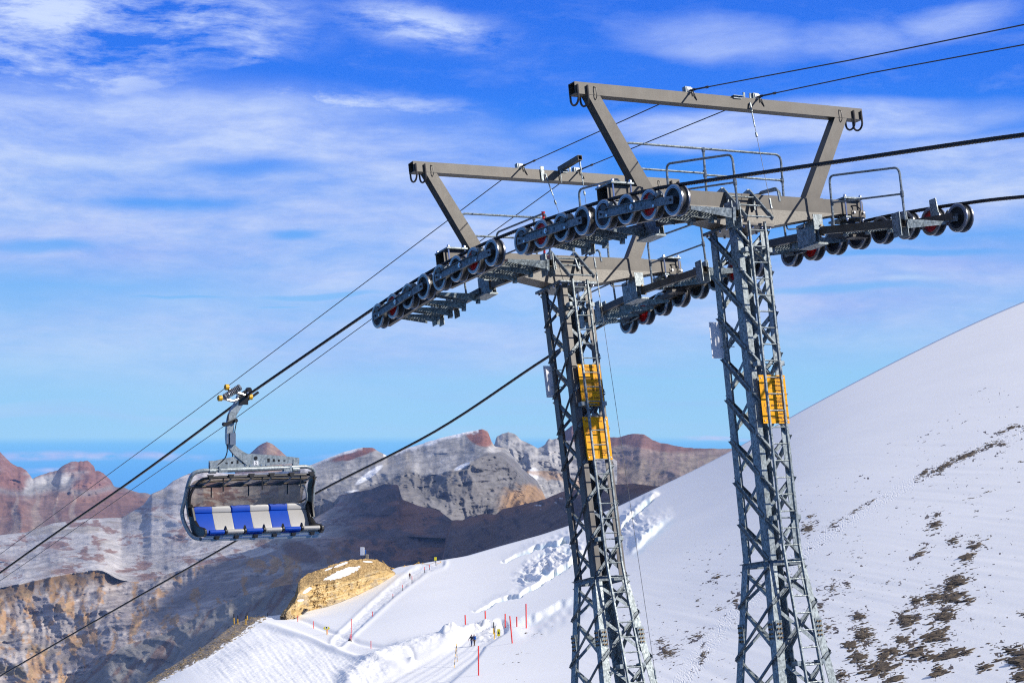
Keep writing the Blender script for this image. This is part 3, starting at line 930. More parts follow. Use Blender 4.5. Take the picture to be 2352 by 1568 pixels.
for x in (-.80, 1.27):
    q = MB(); q.box(x - .07, x + .07, -.04, -.026, -1.62, -1.36); q.box(x - .07, x + .07, .026, .04, -1.62, -1.36)
    q.tube([(x - .08, 0, -1.585), (x + .08, 0, -1.585)], .062, 14); q.build('bracket', cs, hbm)
# frame tube
zt_ = -1.575
fr_l = [(-1.0, 0, zt_), (-1.22, .06, -1.64), (-1.30, .16, -1.85), (-1.34, .3, -2.25), (-1.36, .4, -2.52), (-1.33, .36, -2.75), (-1.28, .15, -2.98), (-1.26, -.1, -3.08), (-1.2, -.3, -3.1)]
fl = smooth_path([np.array(p) for p in fr_l], 6)
q = MB(); q.tube([(.26, 0, zt_ + .015)] + fl, .047, 10); q.tube([(.26, 0, zt_ + .015)] + [np.array((.52 - p[0], p[1], p[2] + .05)) for p in fl], .047, 10)
frt = q.build('frame_tube', cs, CH)
q = MB(); q.tube([(-.62, -.01, zt_ - .0), (1.1, -.01, zt_ + .03)], .058, 10)
for x in (-.55, 1.06): q.box(x - .1, x + .1, -.06, .06, zt_ - .05, zt_ + .09)
q.build('cross_tube', cs, frt)
# seat: six cushions, six backs, six front rolls
x0, x1 = -1.15, 1.67; wd = (x1 - x0) / 6
def pad(xa, xb, sec, name, m, parent):
    """cushion: section in yz swept along x with rounded ends"""
    mb = MB(); mb.smooth = True; n = len(sec); rows = []
    cy = sum(p[0] for p in sec) / n; cz = sum(p[1] for p in sec) / n
    for x, k in ((xa + .002, .80), (xa + .012, .95), (xa + .04, 1.), (xb - .04, 1.), (xb - .012, .95), (xb - .002, .80)):
        rows.append([(x, cy + (p[0] - cy) * (1 - (1 - k) * .35), cz + (p[1] - cz) * (1 - (1 - k) * .12)) for p in sec])
    vs = sum(rows, []); fs = [(i * n + j, i * n + (j + 1) % n, (i + 1) * n + (j + 1) % n, (i + 1) * n + j) for i in range(5) for j in range(n)]
    fs += [tuple(range(n)), tuple(range(5 * n, 6 * n))[::-1]]
    mb.add(vs, fs)
    return mb.build(name, m, parent)
def roll(c, r, z=0, n=14): return [(c[0] + r[0] * cos(a), c[1] + r[1] * sin(a)) for a in np.linspace(0, 2 * pi, n, endpoint=False)]
for i in range(6):
    m = M['blueseat'] if i % 2 == 0 else M['greyseat']
    xa, xb = x0 + i * wd, x0 + (i + 1) * wd; dz = .03 * (i - 2.5) / 6
    back = pad(xa, xb, [(.285, -2.55 + dz), (.27, -2.56 + dz), (.1, -2.88 + dz), (.04, -2.96 + dz), (.03, -3.0 + dz), (.12, -3.0 + dz), (.36, -2.55 + dz)], 'backrest', m, CH)
    pad(xa, xb, [(.305, -2.55 + dz), (.285, -2.53 + dz), (.285, -2.46 + dz), (.31, -2.405 + dz), (.35, -2.395 + dz), (.39, -2.41 + dz), (.38, -2.55 + dz)], 'headroll', m, back)
    seat = pad(xa, xb, [(.06, -2.97 + dz), (-.4, -2.955 + dz), (-.42, -3.02 + dz), (.06, -3.04 + dz)], 'seat', m, CH)
    pad(xa + (.08 if i == 0 else .035), xb - (.02 if i == 5 else .035), roll((-.5, -2.93 + dz), (.055, .05)), 'front_roll', m, CH)
    # footrest stub below
    q = MB(); xm = xa + .28
    q.prism([(xm - .06, -3.02 + dz), (xm + .06, -3.02 + dz), (xm + .035, -3.1 + dz), (xm - .035, -3.1 + dz)], -.5, -.36); q.build('bar_socket', M['black'], CH)
for i in range(1, 6):
    x = x0 + i * wd; dz = .03 * (i - 3) / 6
    q = MB(); q.smooth = True
    q.lathe([(-.035, .0), (-.035, .05), (-.02, .07), (.02, .07), (.035, .05), (.035, 0)], 16, (x, -.5, -2.925 + dz))
    q.prism([(x - .025, -2.88 + dz), (x + .025, -2.88 + dz), (x + .0, -2.80 + dz)], -.54, -.46)
    q.build('divider', M['black'], CH)
q = MB(); q.box(x0 - .02, x1 + .02, -.46, -.42, -3.07, -3.02); q.box(x0 - .05, x1 + .05, -.4, .1, -3.13, -3.11); q.box(x0 - .06, x1 + .06, -.42, -.4, -3.15, -3.10)
q.build('seat_pan', M['alu'], CH)
for s, xx in ((-1, x0 - .035), (1, x1 + .035)):
    q = MB()
    q.prism([(.42, -2.40), (.38, -2.62), (.25, -2.92), (.05, -3.06), (-.5, -3.04), (-.6, -2.97), (-.58, -2.88), (-.45, -2.84), (-.15, -2.82), (.05, -2.7), (.2, -2.42), (.3, -2.34)], xx - .035, xx + .035, 'yz')
    q.build('side_shell', M['black'], CH, .015)
# bubble canopy
edge = smooth_path([np.array(p) for p in [(-.26, -1.72), (-.05, -1.715), (.26, -1.86), (.48, -2.1), (.58, -2.4), (.5, -2.7)]], 6)
def canopy():
    m = MB(); m.smooth = True; k = 24; rows = []
    for j in range(k + 1):
        t = j / k; x = (x0 - .04) + (x1 - x0 + .08) * t
        inset = .16 * (abs(2 * t - 1) ** 6)
        rows.append([(x, p[0], p[1] - inset * max(0, 1 - i / 14) * .8) for i, p in enumerate(edge)])
    n = len(edge)
    m.add(sum(rows, []), [(j * n + i, j * n + i + 1, (j + 1) * n + i + 1, (j + 1) * n + i) for j in range(k) for i in range(n - 1)])
    return m
bub = canopy().build('bubble', M['bubble'], CH)
q = MB()
q.tube(smooth_path([np.array(p) for p in [(x0 - .1, .25, -2.42), (x0 - .1, .16, -2.1), (x0 - .02, -.1, -1.84), (x0 + .2, -.26, -1.735), (.26, -.27, -1.715), (x1 - .2, -.26, -1.705), (x1 + .03, -.1, -1.8), (x1 + .1, .14, -2.05), (x1 + .1, .25, -2.4)]], 6), .034, 8)
q.tube(smooth_path([np.array(p) for p in [(x0 + .02, .22, -1.96), (x0 + .3, .24, -1.95), (.26, .25, -1.935), (x1 - .3, .24, -1.91), (x1 - .02, .22, -1.9)]], 5), .026, 8)
q.tube(smooth_path([np.array(p) for p in [(x0 + .1, -.0, -1.84), (.26, .02, -1.79), (x1 - .1, .0, -1.8)]], 5), .02, 8)
q.build('bubble_frame', M['black'], bub)
for s, xx in ((-1, x0 - .09), (1, x1 + .09)):
    q = MB(); w_ = .1 if s < 0 else .26
    pp = smooth_path([np.array(p) for p in ([(.18, -1.92), (.3, -2.1), (.34, -2.3), (.28, -2.5), (.2, -2.62)] if s < 0 else [(-.12, -1.76), (.02, -1.86), (.1, -2.1), (.1, -2.3), (.06, -2.5), (.0, -2.7)])], 5)
    for a, b in zip(pp[:-1], pp[1:]): q.prism([(a[0], a[1]), (b[0], b[1]), (b[0] + w_, b[1]), (a[0] + w_, a[1])], xx - .02, xx + .02, 'yz')
    q.build('bubble_side', M['black'], bub)
for i in range(6):
    x = x0 + .18 + i * (2.50 / 5); dz = .006 * i
    q = MB(); q.prism([(x - .075, -1.665 + dz), (x + .075, -1.665 + dz), (x + .03, -1.765 + dz), (x - .03, -1.765 + dz)], -.34, -.29); q.build('knee_pad', M['rubber'], bub)
    q = MB(); q.tube(smooth_path([np.array(p) for p in [(x, -.3, -1.77 + dz), (x - .03, -.2, -1.84 + dz), (x - .1, -.1, -1.88 + dz)]], 4), .018, 8); q.build('footrest_arm', M['galv'], bub)
    q = MB(); q.prism([(x - .08, -1.86 + dz), (x - .06, -1.9 + dz), (x - .16, -1.97 + dz), (x - .40, -1.965 + dz), (x - .40, -1.945 + dz)], -.1, .2); q.build('footrest', M['black'], bub)
for x, z0_, z1_, y in ((-.72, -1.95, -2.2, .24), (.2, -1.935, -2.19, .24), (1.18, -1.92, -2.17, .24), (-.63, -1.74, -2.05, -.24), (.33, -1.73, -2.03, -.24), (1.29, -1.72, -2.01, -.24)):
    q = MB(); q.box(x - .014, x + .014, y - .006, y + .006, z1_, z0_); q.build('strap', M['black'], bub)
q = MB(); q.tube(smooth_path([np.array(p) for p in [(x1 - .28, .1, -1.95), (x1 - .12, .1, -2.0), (x1 - .03, .15, -2.25), (x1 - .04, .3, -2.5)]], 6), .022, 8); q.build('safety_bar_arm', M['chairsteel'], CH)

# ================================================================== terrain
def vnoise(x, y, seed=0):
    x = np.asarray(x, float); y = np.asarray(y, float)
    xi = np.floor(x).astype(np.int64); yi = np.floor(y).astype(np.int64)
    xf = x - xi; yf = y - yi
    u = xf * xf * xf * (xf * (xf * 6 - 15) + 10); v = yf * yf * yf * (yf * (yf * 6 - 15) + 10)
    def h(a, b):
        n = (a * 374761393 + b * 668265263 + seed * 1442695041) & 0xffffffff
        n = ((n ^ (n >> 13)) * 1274126177) & 0xffffffff
        n = n ^ (n >> 16)
        return (n & 0xffff) / 65535.
    a = h(xi, yi); b = h(xi + 1, yi); c = h(xi, yi + 1); d = h(xi + 1, yi + 1)
    return (a * (1 - u) + b * u) * (1 - v) + (c * (1 - u) + d * u) * v


def fbm(x, y, oct=5, seed=0, gain=.5, ridged=False):
    s = np.zeros(np.broadcast(np.asarray(x, float), np.asarray(y, float)).shape); a = 1.; t = 0.
    for o in range(oct):
        n = vnoise(x * 2 ** o + 17.3 * o, y * 2 ** o - 9.1 * o, seed + o)
        if ridged: n = 1 - np.abs(2 * n - 1)
        s = s + a * n; t += a; a *= gain
    return s / t


def sstep(a, b, x):
    t = np.clip((x - a) / (b - a), 0, 1)
    return t * t * (3 - 2 * t)


def rays(px, py):
    x = (px - CX) / F; z = (CY - py) / F
    return np.stack([x, cos(PITCH) - z * sin(PITCH), sin(PITCH) + z * cos(PITCH)], -1)


def grid_mesh(name, Pg, mats, cols=None, attr='albedo', smooth=True, extra=None):
    h, w = Pg.shape[:2]
    me = bpy.data.meshes.new(name)
    i, j = np.meshgrid(np.arange(h - 1), np.arange(w - 1), indexing='ij')
    q = np.stack([i * w + j, i * w + j + 1, (i + 1) * w + j + 1, (i + 1) * w + j], -1).reshape(-1, 4)
    me.vertices.add(h * w); me.vertices.foreach_set('co', Pg.reshape(-1).astype(np.float32))
    me.loops.add(q.size); me.loops.foreach_set('vertex_index', q.reshape(-1).astype(np.int32))
    me.polygons.add(len(q)); me.polygons.foreach_set('loop_start', np.arange(0, q.size, 4, dtype=np.int32))
    me.polygons.foreach_set('use_smooth', np.full(len(q), smooth))
    me.update(calc_edges=True)
    if cols is not None:
        ca = me.color_attributes.new(attr, 'FLOAT_COLOR', 'POINT')
        c = np.concatenate([cols, np.ones(cols.shape[:2] + (1,))], -1)
        ca.data.foreach_set('color', c.reshape(-1).astype(np.float32))
    if extra:
        for k, a in extra.items():
            at_ = me.attributes.new(k, 'FLOAT', 'POINT'); at_.data.foreach_set('value', a.reshape(-1).astype(np.float32))
    me.materials.append(mats); me.validate()
    o = bpy.data.objects.new(name, me); COL.objects.link(o)
    return o


def curve(pts, x):
    pts = sorted(pts)
    return np.interp(x, [p[0] for p in pts], [p[1] for p in pts])


_SC = {}
def scurve(pts, x, sig):
    k = (tuple(pts), sig)
    if k not in _SC:
        g = np.arange(-1200, 3800, 2.); v = curve(pts, g); n = int(4 * sig / 2); w = np.exp(-.5 * (np.arange(-n, n + 1) * 2 / sig) ** 2); w /= w.sum()
        _SC[k] = (g, np.convolve(np.pad(v, n, 'edge'), w, 'valid'))
    return np.interp(x, *_SC[k])


def blend(base, col, w):
    w = np.clip(w, 0, 1)[..., None]
    return base * (1 - w) + np.array(col) * w


# ------------------------------------------------------------------ materials for rock and snow
def mat_rock(name, sc, strata=.5, bdist=8.):
    m, nt = material(name)
    geo = nt.n('ShaderNodeNewGeometry').outputs['Position']
    at_ = nt.n('ShaderNodeVertexColor', layer_name='albedo').outputs[0]
    p = nt.mapping(geo, (sc, sc, sc))
    n1 = nt.noise(p, 1., 10, .74, .3)
    n2 = nt.noise(nt.mapping(geo, (sc * .6, sc * .6, sc * 5.)), 2.2, 8, .74, .4)
    n3 = nt.noise(p, 9., 6, .72)
    f = nt.math('ADD', nt.math('ADD', nt.math('MULTIPLY', n1, .9), nt.math('MULTIPLY', n2, strata)), nt.math('MULTIPLY', n3, .5))
    f = nt.math('MULTIPLY', f, 1. / (1.4 + strata))
    k = nt.ramp(f, [(.36, .48), (.5, 1.), (.62, 1.5)])
    col = nt.mix(1., at_, k, 'MULTIPLY')
    bmp = nt.math('ADD', nt.math('ADD', nt.math('MULTIPLY', n1, 1.), nt.math('MULTIPLY', n2, .5)), nt.math('MULTIPLY', n3, .25))
    finish(nt, col, .9, 0., bmp, .55, bdist, spec=.1)
    return m
MROCK = mat_rock('far_rock', 1 / 130., .5, 14.)
MCRAG = mat_rock('crag_rock', 1 / 4., .8, .5)


def mat_snow():
    m, nt = material('snow')
    geo = nt.n('ShaderNodeNewGeometry').outputs['Position']
    rough = nt.n('ShaderNodeAttribute', attribute_name='rough').outputs['Fac']
    ice = nt.n('ShaderNodeAttribute', attribute_name='ice').outputs['Fac']
    stone = nt.n('ShaderNodeAttribute', attribute_name='stone').outputs['Fac']
    dirt = nt.n('ShaderNodeAttribute', attribute_name='dirt').outputs['Fac']
    n1 = nt.noise(geo, .05, 6, .6)
    n2 = nt.noise(nt.mapping(geo, (.18, .9, .5), rot=(0, 0, .7)), 1., 5, .6, .4)      # wind ripples
    n3 = nt.noise(geo, 1.6, 5, .65)
    base = nt.mix(n1, (.80, .785, .765), (.86, .845, .825))
    base = nt.mix(nt.math('MULTIPLY', rough, .7), base, (.82, .81, .80))
    icec = nt.mix(nt.ramp(nt.noise(nt.mapping(geo, (.1, .1, 1.2)), 1., 4, .6), [(.35, 0.), (.65, 1.)]), (.55, .70, .76), (.80, .84, .84))
    base = nt.mix(ice, base, icec)
    dn = nt.ramp(nt.noise(geo, .35, 5, .65), [(.5, 0.), (.72, 1.)])
    base = nt.mix(nt.math('MULTIPLY', nt.math('MULTIPLY', dn, dirt), .5), base, (.45, .41, .36))
    v = nt.n('ShaderNodeTexVoronoi'); v.inputs['Scale'].default_value = 1.4; nt.l(geo, v.inputs['Vector'])
    sep = nt.n('ShaderNodeSeparateColor'); nt.l(v.outputs['Color'], sep.inputs[0])
    stc = nt.mix(sep.outputs[0], (.13, .10, .065), (.36, .28, .17))
    stc = nt.mix(nt.ramp(nt.noise(geo, 2.5, 4, .6), [(.4, 0.), (.7, .7)]), stc, (.06, .05, .04))
    tone = nt.n('ShaderNodeAttribute', attribute_name='tone').outputs['Fac']
    stc = nt.mix(tone, stc, nt.mix(nt.ramp(nt.noise(nt.mapping(geo, (1, .5, 2)), 2.2, 5, .7), [(.35, 0.), (.65, 1.)]), (.04, .032, .025), (.20, .15, .098)))
    sm = nt.math('GREATER_THAN', nt.math('ADD', stone, nt.math('MULTIPLY', nt.math('SUBTRACT', n3, .5), .9)), .5)
    base = nt.mix(sm, base, stc)
    amp = nt.math('ADD', .15, nt.math('MULTIPLY', rough, 1.0))
    bm = nt.math('ADD', nt.math('MULTIPLY', n2, .25), nt.math('MULTIPLY', nt.math('MULTIPLY', n3, amp), .55))
    b = finish(nt, base, .55, 0., bm, .5, .35, spec=.25)
    return m
MSNOW = mat_snow()

def z7(x, y): return (1435.5 + x / 2.415, 918.7 + y / 2.415)
# patches of loose stones: (x, y, rx, ry, tilt, count, largest stone in frame px)
patches = [(1300, 1200, 45, 60, -1.2, 60, 9), (1330, 1300, 60, 90, -1.2, 170, 11), (1290, 1420, 60, 70, -1.3, 120, 12), (1420, 1480, 130, 70, -.2, 160, 14), (1250, 1360, 50, 30, .1, 40, 12),
           (1560, 1220, 85, 70, -.6, 150, 12), (1620, 1110, 45, 40, -.5, 50, 10), (1720, 1090, 60, 50, -.4, 70, 13), (1830, 1010, 110, 45, -.5, 140, 14), (1800, 1100, 130, 50, -.15, 150, 13), (1770, 1200, 100, 60, -.5, 110, 12),
           (1720, 1310, 110, 55, -.3, 140, 14), (1620, 1400, 90, 50, -.2, 90, 13), (1780, 1420, 110, 35, -.3, 110, 14), (1750, 1500, 60, 45, -.2, 60, 14), (1190, 1530, 60, 40, -.3, 70, 10), (1500, 1550, 60, 25, 0, 60, 11),
           (1640, 840, 60, 30, -.7, 35, 9), (1720, 690, 60, 45, -1.1, 50, 9), (1950, 800, 60, 40, -.7, 55, 11), (1900, 870, 60, 40, -.7, 50, 12), (1820, 770, 45, 30, -.3, 25, 10),
           (240, 1390, 70, 45, -.3, 90, 8), (390, 1300, 60, 30, -.4, 45, 6), (200, 1330, 40, 20, 0, 25, 6), (430, 1410, 20, 60, .3, 45, 6), (520, 1150, 60, 25, -.3, 22, 6), (620, 1110, 40, 40, -.6, 26, 6), (400, 1110, 40, 20, -.3, 10, 5),
           (1160, 690, 90, 18, -.6, 40, 5), (1280, 610, 70, 14, -.5, 28, 6), (1370, 560, 60, 12, -.4, 22, 5), (1030, 650, 35, 14, -.4, 22, 7), (1020, 710, 60, 35, -.5, 70, 9), (1660, 405, 50, 16, -.75, 70, 7), (1770, 365, 90, 22, -.55, 170, 8), (1900, 300, 110, 20, -.42, 200, 8),
           (2040, 240, 90, 18, -.25, 80, 7), (2090, 175, 50, 10, -.4, 30, 6), (2150, 150, 60, 14, -.2, 50, 7), (2100, 240, 40, 14, -.2, 30, 6), (510, 985, 28, 24, -.6, 40, 7), (570, 975, 60, 12, -.3, 14, 4),
           (2190, 1450, 60, 160, -1.3, 140, 15), (2205, 1180, 30, 40, -1.2, 20, 9), (2205, 1400, 40, 120, -1.3, 60, 14), (2195, 1530, 70, 50, -.5, 60, 14), (1460, 1400, 90, 50, -.2, 70, 12), (1540, 1330, 60, 40, -.3, 50, 11), (1990, 1480, 40, 30, 0, 30, 13), (1880, 1400, 40, 25, 0, 25, 13),
           (2195, 335, 20, 5, 0, 6, 6), (1220, 750, 25, 6, 0, 4, 4), (1180, 940, 30, 8, 0, 5, 5), (1300, 870, 70, 10, 0, 12, 5), (1240, 1020, 40, 40, -.3, 25, 6), (1460, 1000, 60, 20, -.2, 16, 5), (1920, 540, 60, 14, -.2, 12, 5), (2010, 505, 30, 12, -.1, 9, 5), (1730, 640, 40, 20, -.9, 22, 6), (1150, 1040, 60, 40, -.3, 30, 6), (1080, 1140, 40, 40, -.5, 26, 7), (1130, 1260, 50, 50, -.5, 36, 8)]

# ------------------------------------------------------------------ near snow field (one sheet from below the camera to the skyline)
SKY_Y = [(-500, 1905), (0, 1735), (330, 1570), (420, 1512), (470, 1482), (540, 1430), (575, 1418), (640, 1412), (700, 1398), (800, 1362), (870, 1327), (905, 1303), (1000, 1288), (1068, 1277), (1136, 1257),
         (1241, 1228), (1308, 1206), (1426, 1160), (1507, 1120), (1600, 1078), (1684, 1036), (1760, 990), (1820, 951), (1870, 927), (2000, 857), (2200, 757), (2352, 690), (2700, 560), (3100, 430)]
SKY_D = [(-500, 250), (330, 330), (450, 380), (540, 430), (640, 460), (700, 480), (800, 530), (905, 590), (1100, 620), (1310, 640), (1430, 650), (1684, 650), (1820, 660), (2000, 740), (2200, 870), (2352, 980), (3100, 1500)]
BOT_D = [(-500, 175), (330, 190), (700, 200), (1100, 190), (1350, 185), (1700, 175), (2100, 160), (2352, 150), (3100, 125)]
YB = 1800.


def seg_dist(px, py, pts):
    """distance (in frame px) to a polyline, and the parameter along it"""
    d = np.full(np.shape(px), 1e9); tt = np.zeros(np.shape(px)); L = 0
    tot = sum(math.hypot(b[0] - a[0], b[1] - a[1]) for a, b in zip(pts[:-1], pts[1:]))
    sgn = np.zeros(np.shape(px))
    for a, b in zip(pts[:-1], pts[1:]):
        vx, vy = b[0] - a[0], b[1] - a[1]; l2 = vx * vx + vy * vy; l = math.sqrt(l2)
        t = np.clip(((px - a[0]) * vx + (py - a[1]) * vy) / l2, 0, 1)
        dd = np.hypot(px - a[0] - t * vx, py - a[1] - t * vy)
        k = dd < d
        d = np.where(k, dd, d); tt = np.where(k, (L + t * l) / tot, tt)
        sgn = np.where(k, np.sign(vx * (py - a[1]) - vy * (px - a[0])), sgn)
        L += l
    return d, tt, sgn


def sky_y(px):
    k = sstep(1380, 1560, px)
    return scurve(SKY_Y, px, 8) * (1 - k) + scurve(SKY_Y, px, 80) * k


def snow_base(px, py):
    ys = scurve(SKY_Y, px, 90); t = np.clip((py - ys) / (YB - ys), -.25, 1.2)
    inv = (1 - t) / scurve(SKY_D, px, 140) + t / scurve(BOT_D, px, 180)
    return 1 / inv, t


def ell(px, py, cx, cy, rx, ry, ang=0.):
    c, s = cos(ang), sin(ang); dx, dy = px - cx, py - cy
    return np.hypot((dx * c + dy * s) / rx, (-dx * s + dy * c) / ry)

TRACK1 = [(590, 1412), (640, 1425), (700, 1447), (760, 1474), (820, 1497), (875, 1508), (930, 1512)]
TRACK2 = [(775, 1478), (830, 1425), (880, 1378), (930, 1335), (975, 1303), (1010, 1290)]
TRACK3 = [(1150, 1440), (1100, 1462), (1075, 1490), (1010, 1535), (930, 1580), (850, 1640)]
BERM = [(800, 1560), (860, 1522), (920, 1492), (980, 1476), (1040, 1462)]
BERM2 = [(1020, 1462), (1060, 1450), (1100, 1438), (1140, 1432)]
TRAIL = [(1480, 1720), (1540, 1600), (1600, 1515), (1680, 1410), (1780, 1325), (1880, 1245), (1990, 1170), (2080, 1115), (2200, 1050), (2352, 985)]
SHELF = [(1168, 1432), (1220, 1412), (1270, 1388), (1325, 1367), (1390, 1345), (1430, 1338)]
CREV1 = [(1080, 1408), (1148, 1383), (1195, 1368), (1240, 1345), (1290, 1310), (1330, 1285)]
CREV2 = [(1150, 1290), (1200, 1272), (1250, 1255), (1310, 1240)]
WALL_ = [(1440, 1290), (1470, 1262), (1500, 1232), (1535, 1200), (1560, 1180)]
CREV3 = [(1425, 1215), (1445, 1190), (1475, 1165), (1500, 1146)]


def snow_detail(px, py):
    """height in metres above the plain slope, and masks"""
    D, t = snow_base(px, py)
    m = D / F                                            # metres per px
    X = (px - CX) * m; Y = D
    h = 1.2 * (fbm(X / 60, Y / 90, 3, 3) - .5) * sstep(0, .15, t) * np.minimum(1, D / 150)
    rough = np.zeros_like(h); ice = np.zeros_like(h); stone = np.zeros_like(h); dirt = np.zeros_like(h)
    clod = .12 + fbm(X / 1.5, Y / 2.0, 5, 11, .68) * .95
    # left embankment below track 1
    bank = sstep(1.35, .75, ell(px, py, 690, 1530, 330, 95, .28)) * (px < 1000)
    below = sstep(0, 14, py - curve([(330, 1590), (560, 1432), (600, 1424), (760, 1494), (860, 1518), (1000, 1545)], px)) * bank
    h = h + below * (.09 * (fbm((px + 1.1 * py) / 60., (py - 1.1 * px) / 9., 4, 14, .6) - .5) * 2 + .16 * (fbm(X / 1.1, Y / 1.6, 3, 12, .6, True) - .6) + .9 * (fbm(X / 14, Y / 60, 3, 5) - .5))
    rough = np.maximum(rough, below * .8)
    d, tt, sg = seg_dist(px, py, TRACK1); w = sstep(20, 10, d * (1.4 - .7 * tt))
    h = h * (1 - w) + w * .15; rough = np.maximum(rough, .45 * w)
    edge = np.exp(-((d - 20) / 5.) ** 2) * (sg < 0); h = h - .3 * edge
    h = h + .45 * np.exp(-((d - 17) / 7.) ** 2) * (sg > 0)
    d, tt, sg = seg_dist(px, py, TRACK2); w = sstep(15, 6, d + 5 * (vnoise(px / 9, py / 9, 4) - .5))
    h = h + w * (.5 * (clod - .45) - .25); rough = np.maximum(rough, w)
    h = h + .2 * np.exp(-((d - 15) / 5.) ** 2)
    d, tt, sg = seg_dist(px, py, TRACK3); w = sstep(1, .6, d / (20 + 55 * tt))
    h = h * (1 - w) - .5 * w + .03 * w * np.sin(d * .5) ; rough = np.maximum(rough * (1 - w), .5 * w); dirt = np.maximum(dirt, w * sstep(.3, .8, tt))
    d, tt, sg = seg_dist(px, py, BERM); w = np.exp(-(d / (20 - 8 * tt)) ** 2)
    h = h + w * (1.0 + .8 * (clod - .5)); rough = np.maximum(rough, w)
    d, tt, sg = seg_dist(px, py, BERM2); w = np.exp(-(d / 8.) ** 2); h = h + w * (.8 + 1.1 * (clod - .5)); rough = np.maximum(rough, w)
    w = sstep(1., .5, ell(px, py, 1120, 1450, 45, 22)); h = h + w * 1.2 * (clod - .5); rough = np.maximum(rough, w)
    # crevasses and ice falls
    for cr, dep, wd_ in ((CREV1, .9, 1.1), (CREV2, 1.0, 1.5), (CREV3, .9, 2.0)):
        d, tt, sg = seg_dist(px + 10 * (fbm(px / 30, py / 30, 3, 21) - .5), py + 12 * (fbm(px / 22, py / 22, 3, 22) - .5), cr)
        w = sstep(wd_ * (.4 + 1.2 * sstep(0, .6, tt)) + 1.5, .5, d) * sstep(0, .08, tt) * sstep(1.0, .9, tt)
        h = h - dep * w; ice = np.maximum(ice, w)
        h = h + 1.2 * sstep(25, 0, d) * (sg < 0) * tt
    d, tt, sg = seg_dist(px, py + 7 * (vnoise(px / 14, py / 14, 31) - .5), SHELF)
    w = sstep(26, 8, d) * (sg > 0) * sstep(1., .6, tt); h = h - .75 * sstep(0, 12, d * (sg > 0)) * sstep(60, 10, d) * sstep(0, .2, tt) * sstep(1, .55, tt)
    rough = np.maximum(rough, w * .9); ice = np.maximum(ice, .25 * w)
    d, tt, sg = seg_dist(px, py + 8 * (vnoise(px / 16, py / 16, 33) - .5), WALL_)
    w = sstep(46, 4, d) * (sg < 0) * sstep(0, .1, tt) * sstep(1., .6, tt)
    h = h + (.6 + .9 * fbm(px / 13., py / 9., 3, 35, .5, True)) * sstep(0, 8, d) * sstep(60, 9, d) * (sg < 0) * sstep(0, .4, tt) * sstep(1., .4, tt)
    ice = np.maximum(ice, .6 * sstep(16, 5, d) * sstep(0, .3, tt) * sstep(1., .7, tt))
    ser = np.maximum(sstep(1.05, .45, ell(px, py, 1262, 1292, 105, 40, -.5)), sstep(1.1, .3, ell(px, py, 1448, 1195, 52, 26, -.8)))
    wx = px + 30 * (fbm(px / 40, py / 40, 3, 55) - .5); wy = py + 30 * (fbm(px / 40, py / 40, 3, 56) - .5)
    rr = fbm((wx + .9 * wy) / 46., (wy - .5 * wx) / 17., 4, 41, .5, True)
    h = h + ser * (1.7 * (rr ** 2 - .33) + .6 * (fbm(px / 7., py / 5., 4, 47, .55, True) - .6)); ice = np.maximum(ice, ser * sstep(.52, .3, rr) * .9); rough = np.maximum(rough, .25 * ser)
    dirt = np.maximum(dirt, .6 * ser)
    # foot trail on the right slope: a dotted line of prints, with clods kicked aside
    d, tt, sg = seg_dist(px, py, TRAIL); wd_ = 34 - 20 * tt
    pr = sstep(.5, .75, fbm(px / 3.2, py / 2.2, 2, 61)) * sstep(1., .2, d / wd_)
    h = h + .05 * pr; rough = np.maximum(rough, pr)
    # wind ripples, right slope
    rp = fbm((X * .8 + Y * .12) / 1.2, (Y * .25 - X * .6) / 14., 4, 71) - .5
    h = h + (.02 + .10 * vnoise(X / 45, Y / 80, 73)) * rp * sstep(1250, 1500, px) * sstep(.02, .2, t)
    for (x, y, rx, ry, a, n, sz) in patches:
        cx, cy = z7(x, y); m_ = (np.abs(px - cx) < 90) & (np.abs(py - cy) < 90)
        if m_.any() and n > 24:
            e = np.zeros_like(h); nz = fbm((px[m_] - .3 * py[m_]) / 15., (py[m_] + .3 * px[m_]) / 3.4, 5, 91, .64); e[m_] = .62 * sstep(.47, .57, .50 * sstep(2.3, .2, ell(px[m_], py[m_], cx, cy, rx / 2.415, ry / 2.415, a)) + (nz - .5) * 2.5)
            stone = np.maximum(stone, e)
    tone = sstep(900, 1000, px)
    # left rubble slope
    st = sstep(0, 10, py - curve(SKY_Y, px) + 8) * sstep(0, 16, curve([(330, 1592), (420, 1545), (480, 1512), (540, 1470), (600, 1431), (615, 1418)], px) + 10 * (vnoise(px / 10, py / 10, 81) - .5) - py) * (px < 612)
    stone = np.maximum(stone, st * .95); h = h + st * .5 * (fbm(X / 1.1, Y / 4, 3, 9) - .3)
    return D, h, rough, ice, stone, dirt, tone


def snow_pt(px, py):
    D, h = snow_detail(np.array([float(px)]), np.array([float(py)]))[:2]
    d = rays(np.array([float(px)]), np.array([float(py)]))[0]
    q = d * (D[0] / d[1]); q[2] += h[0]
    return q


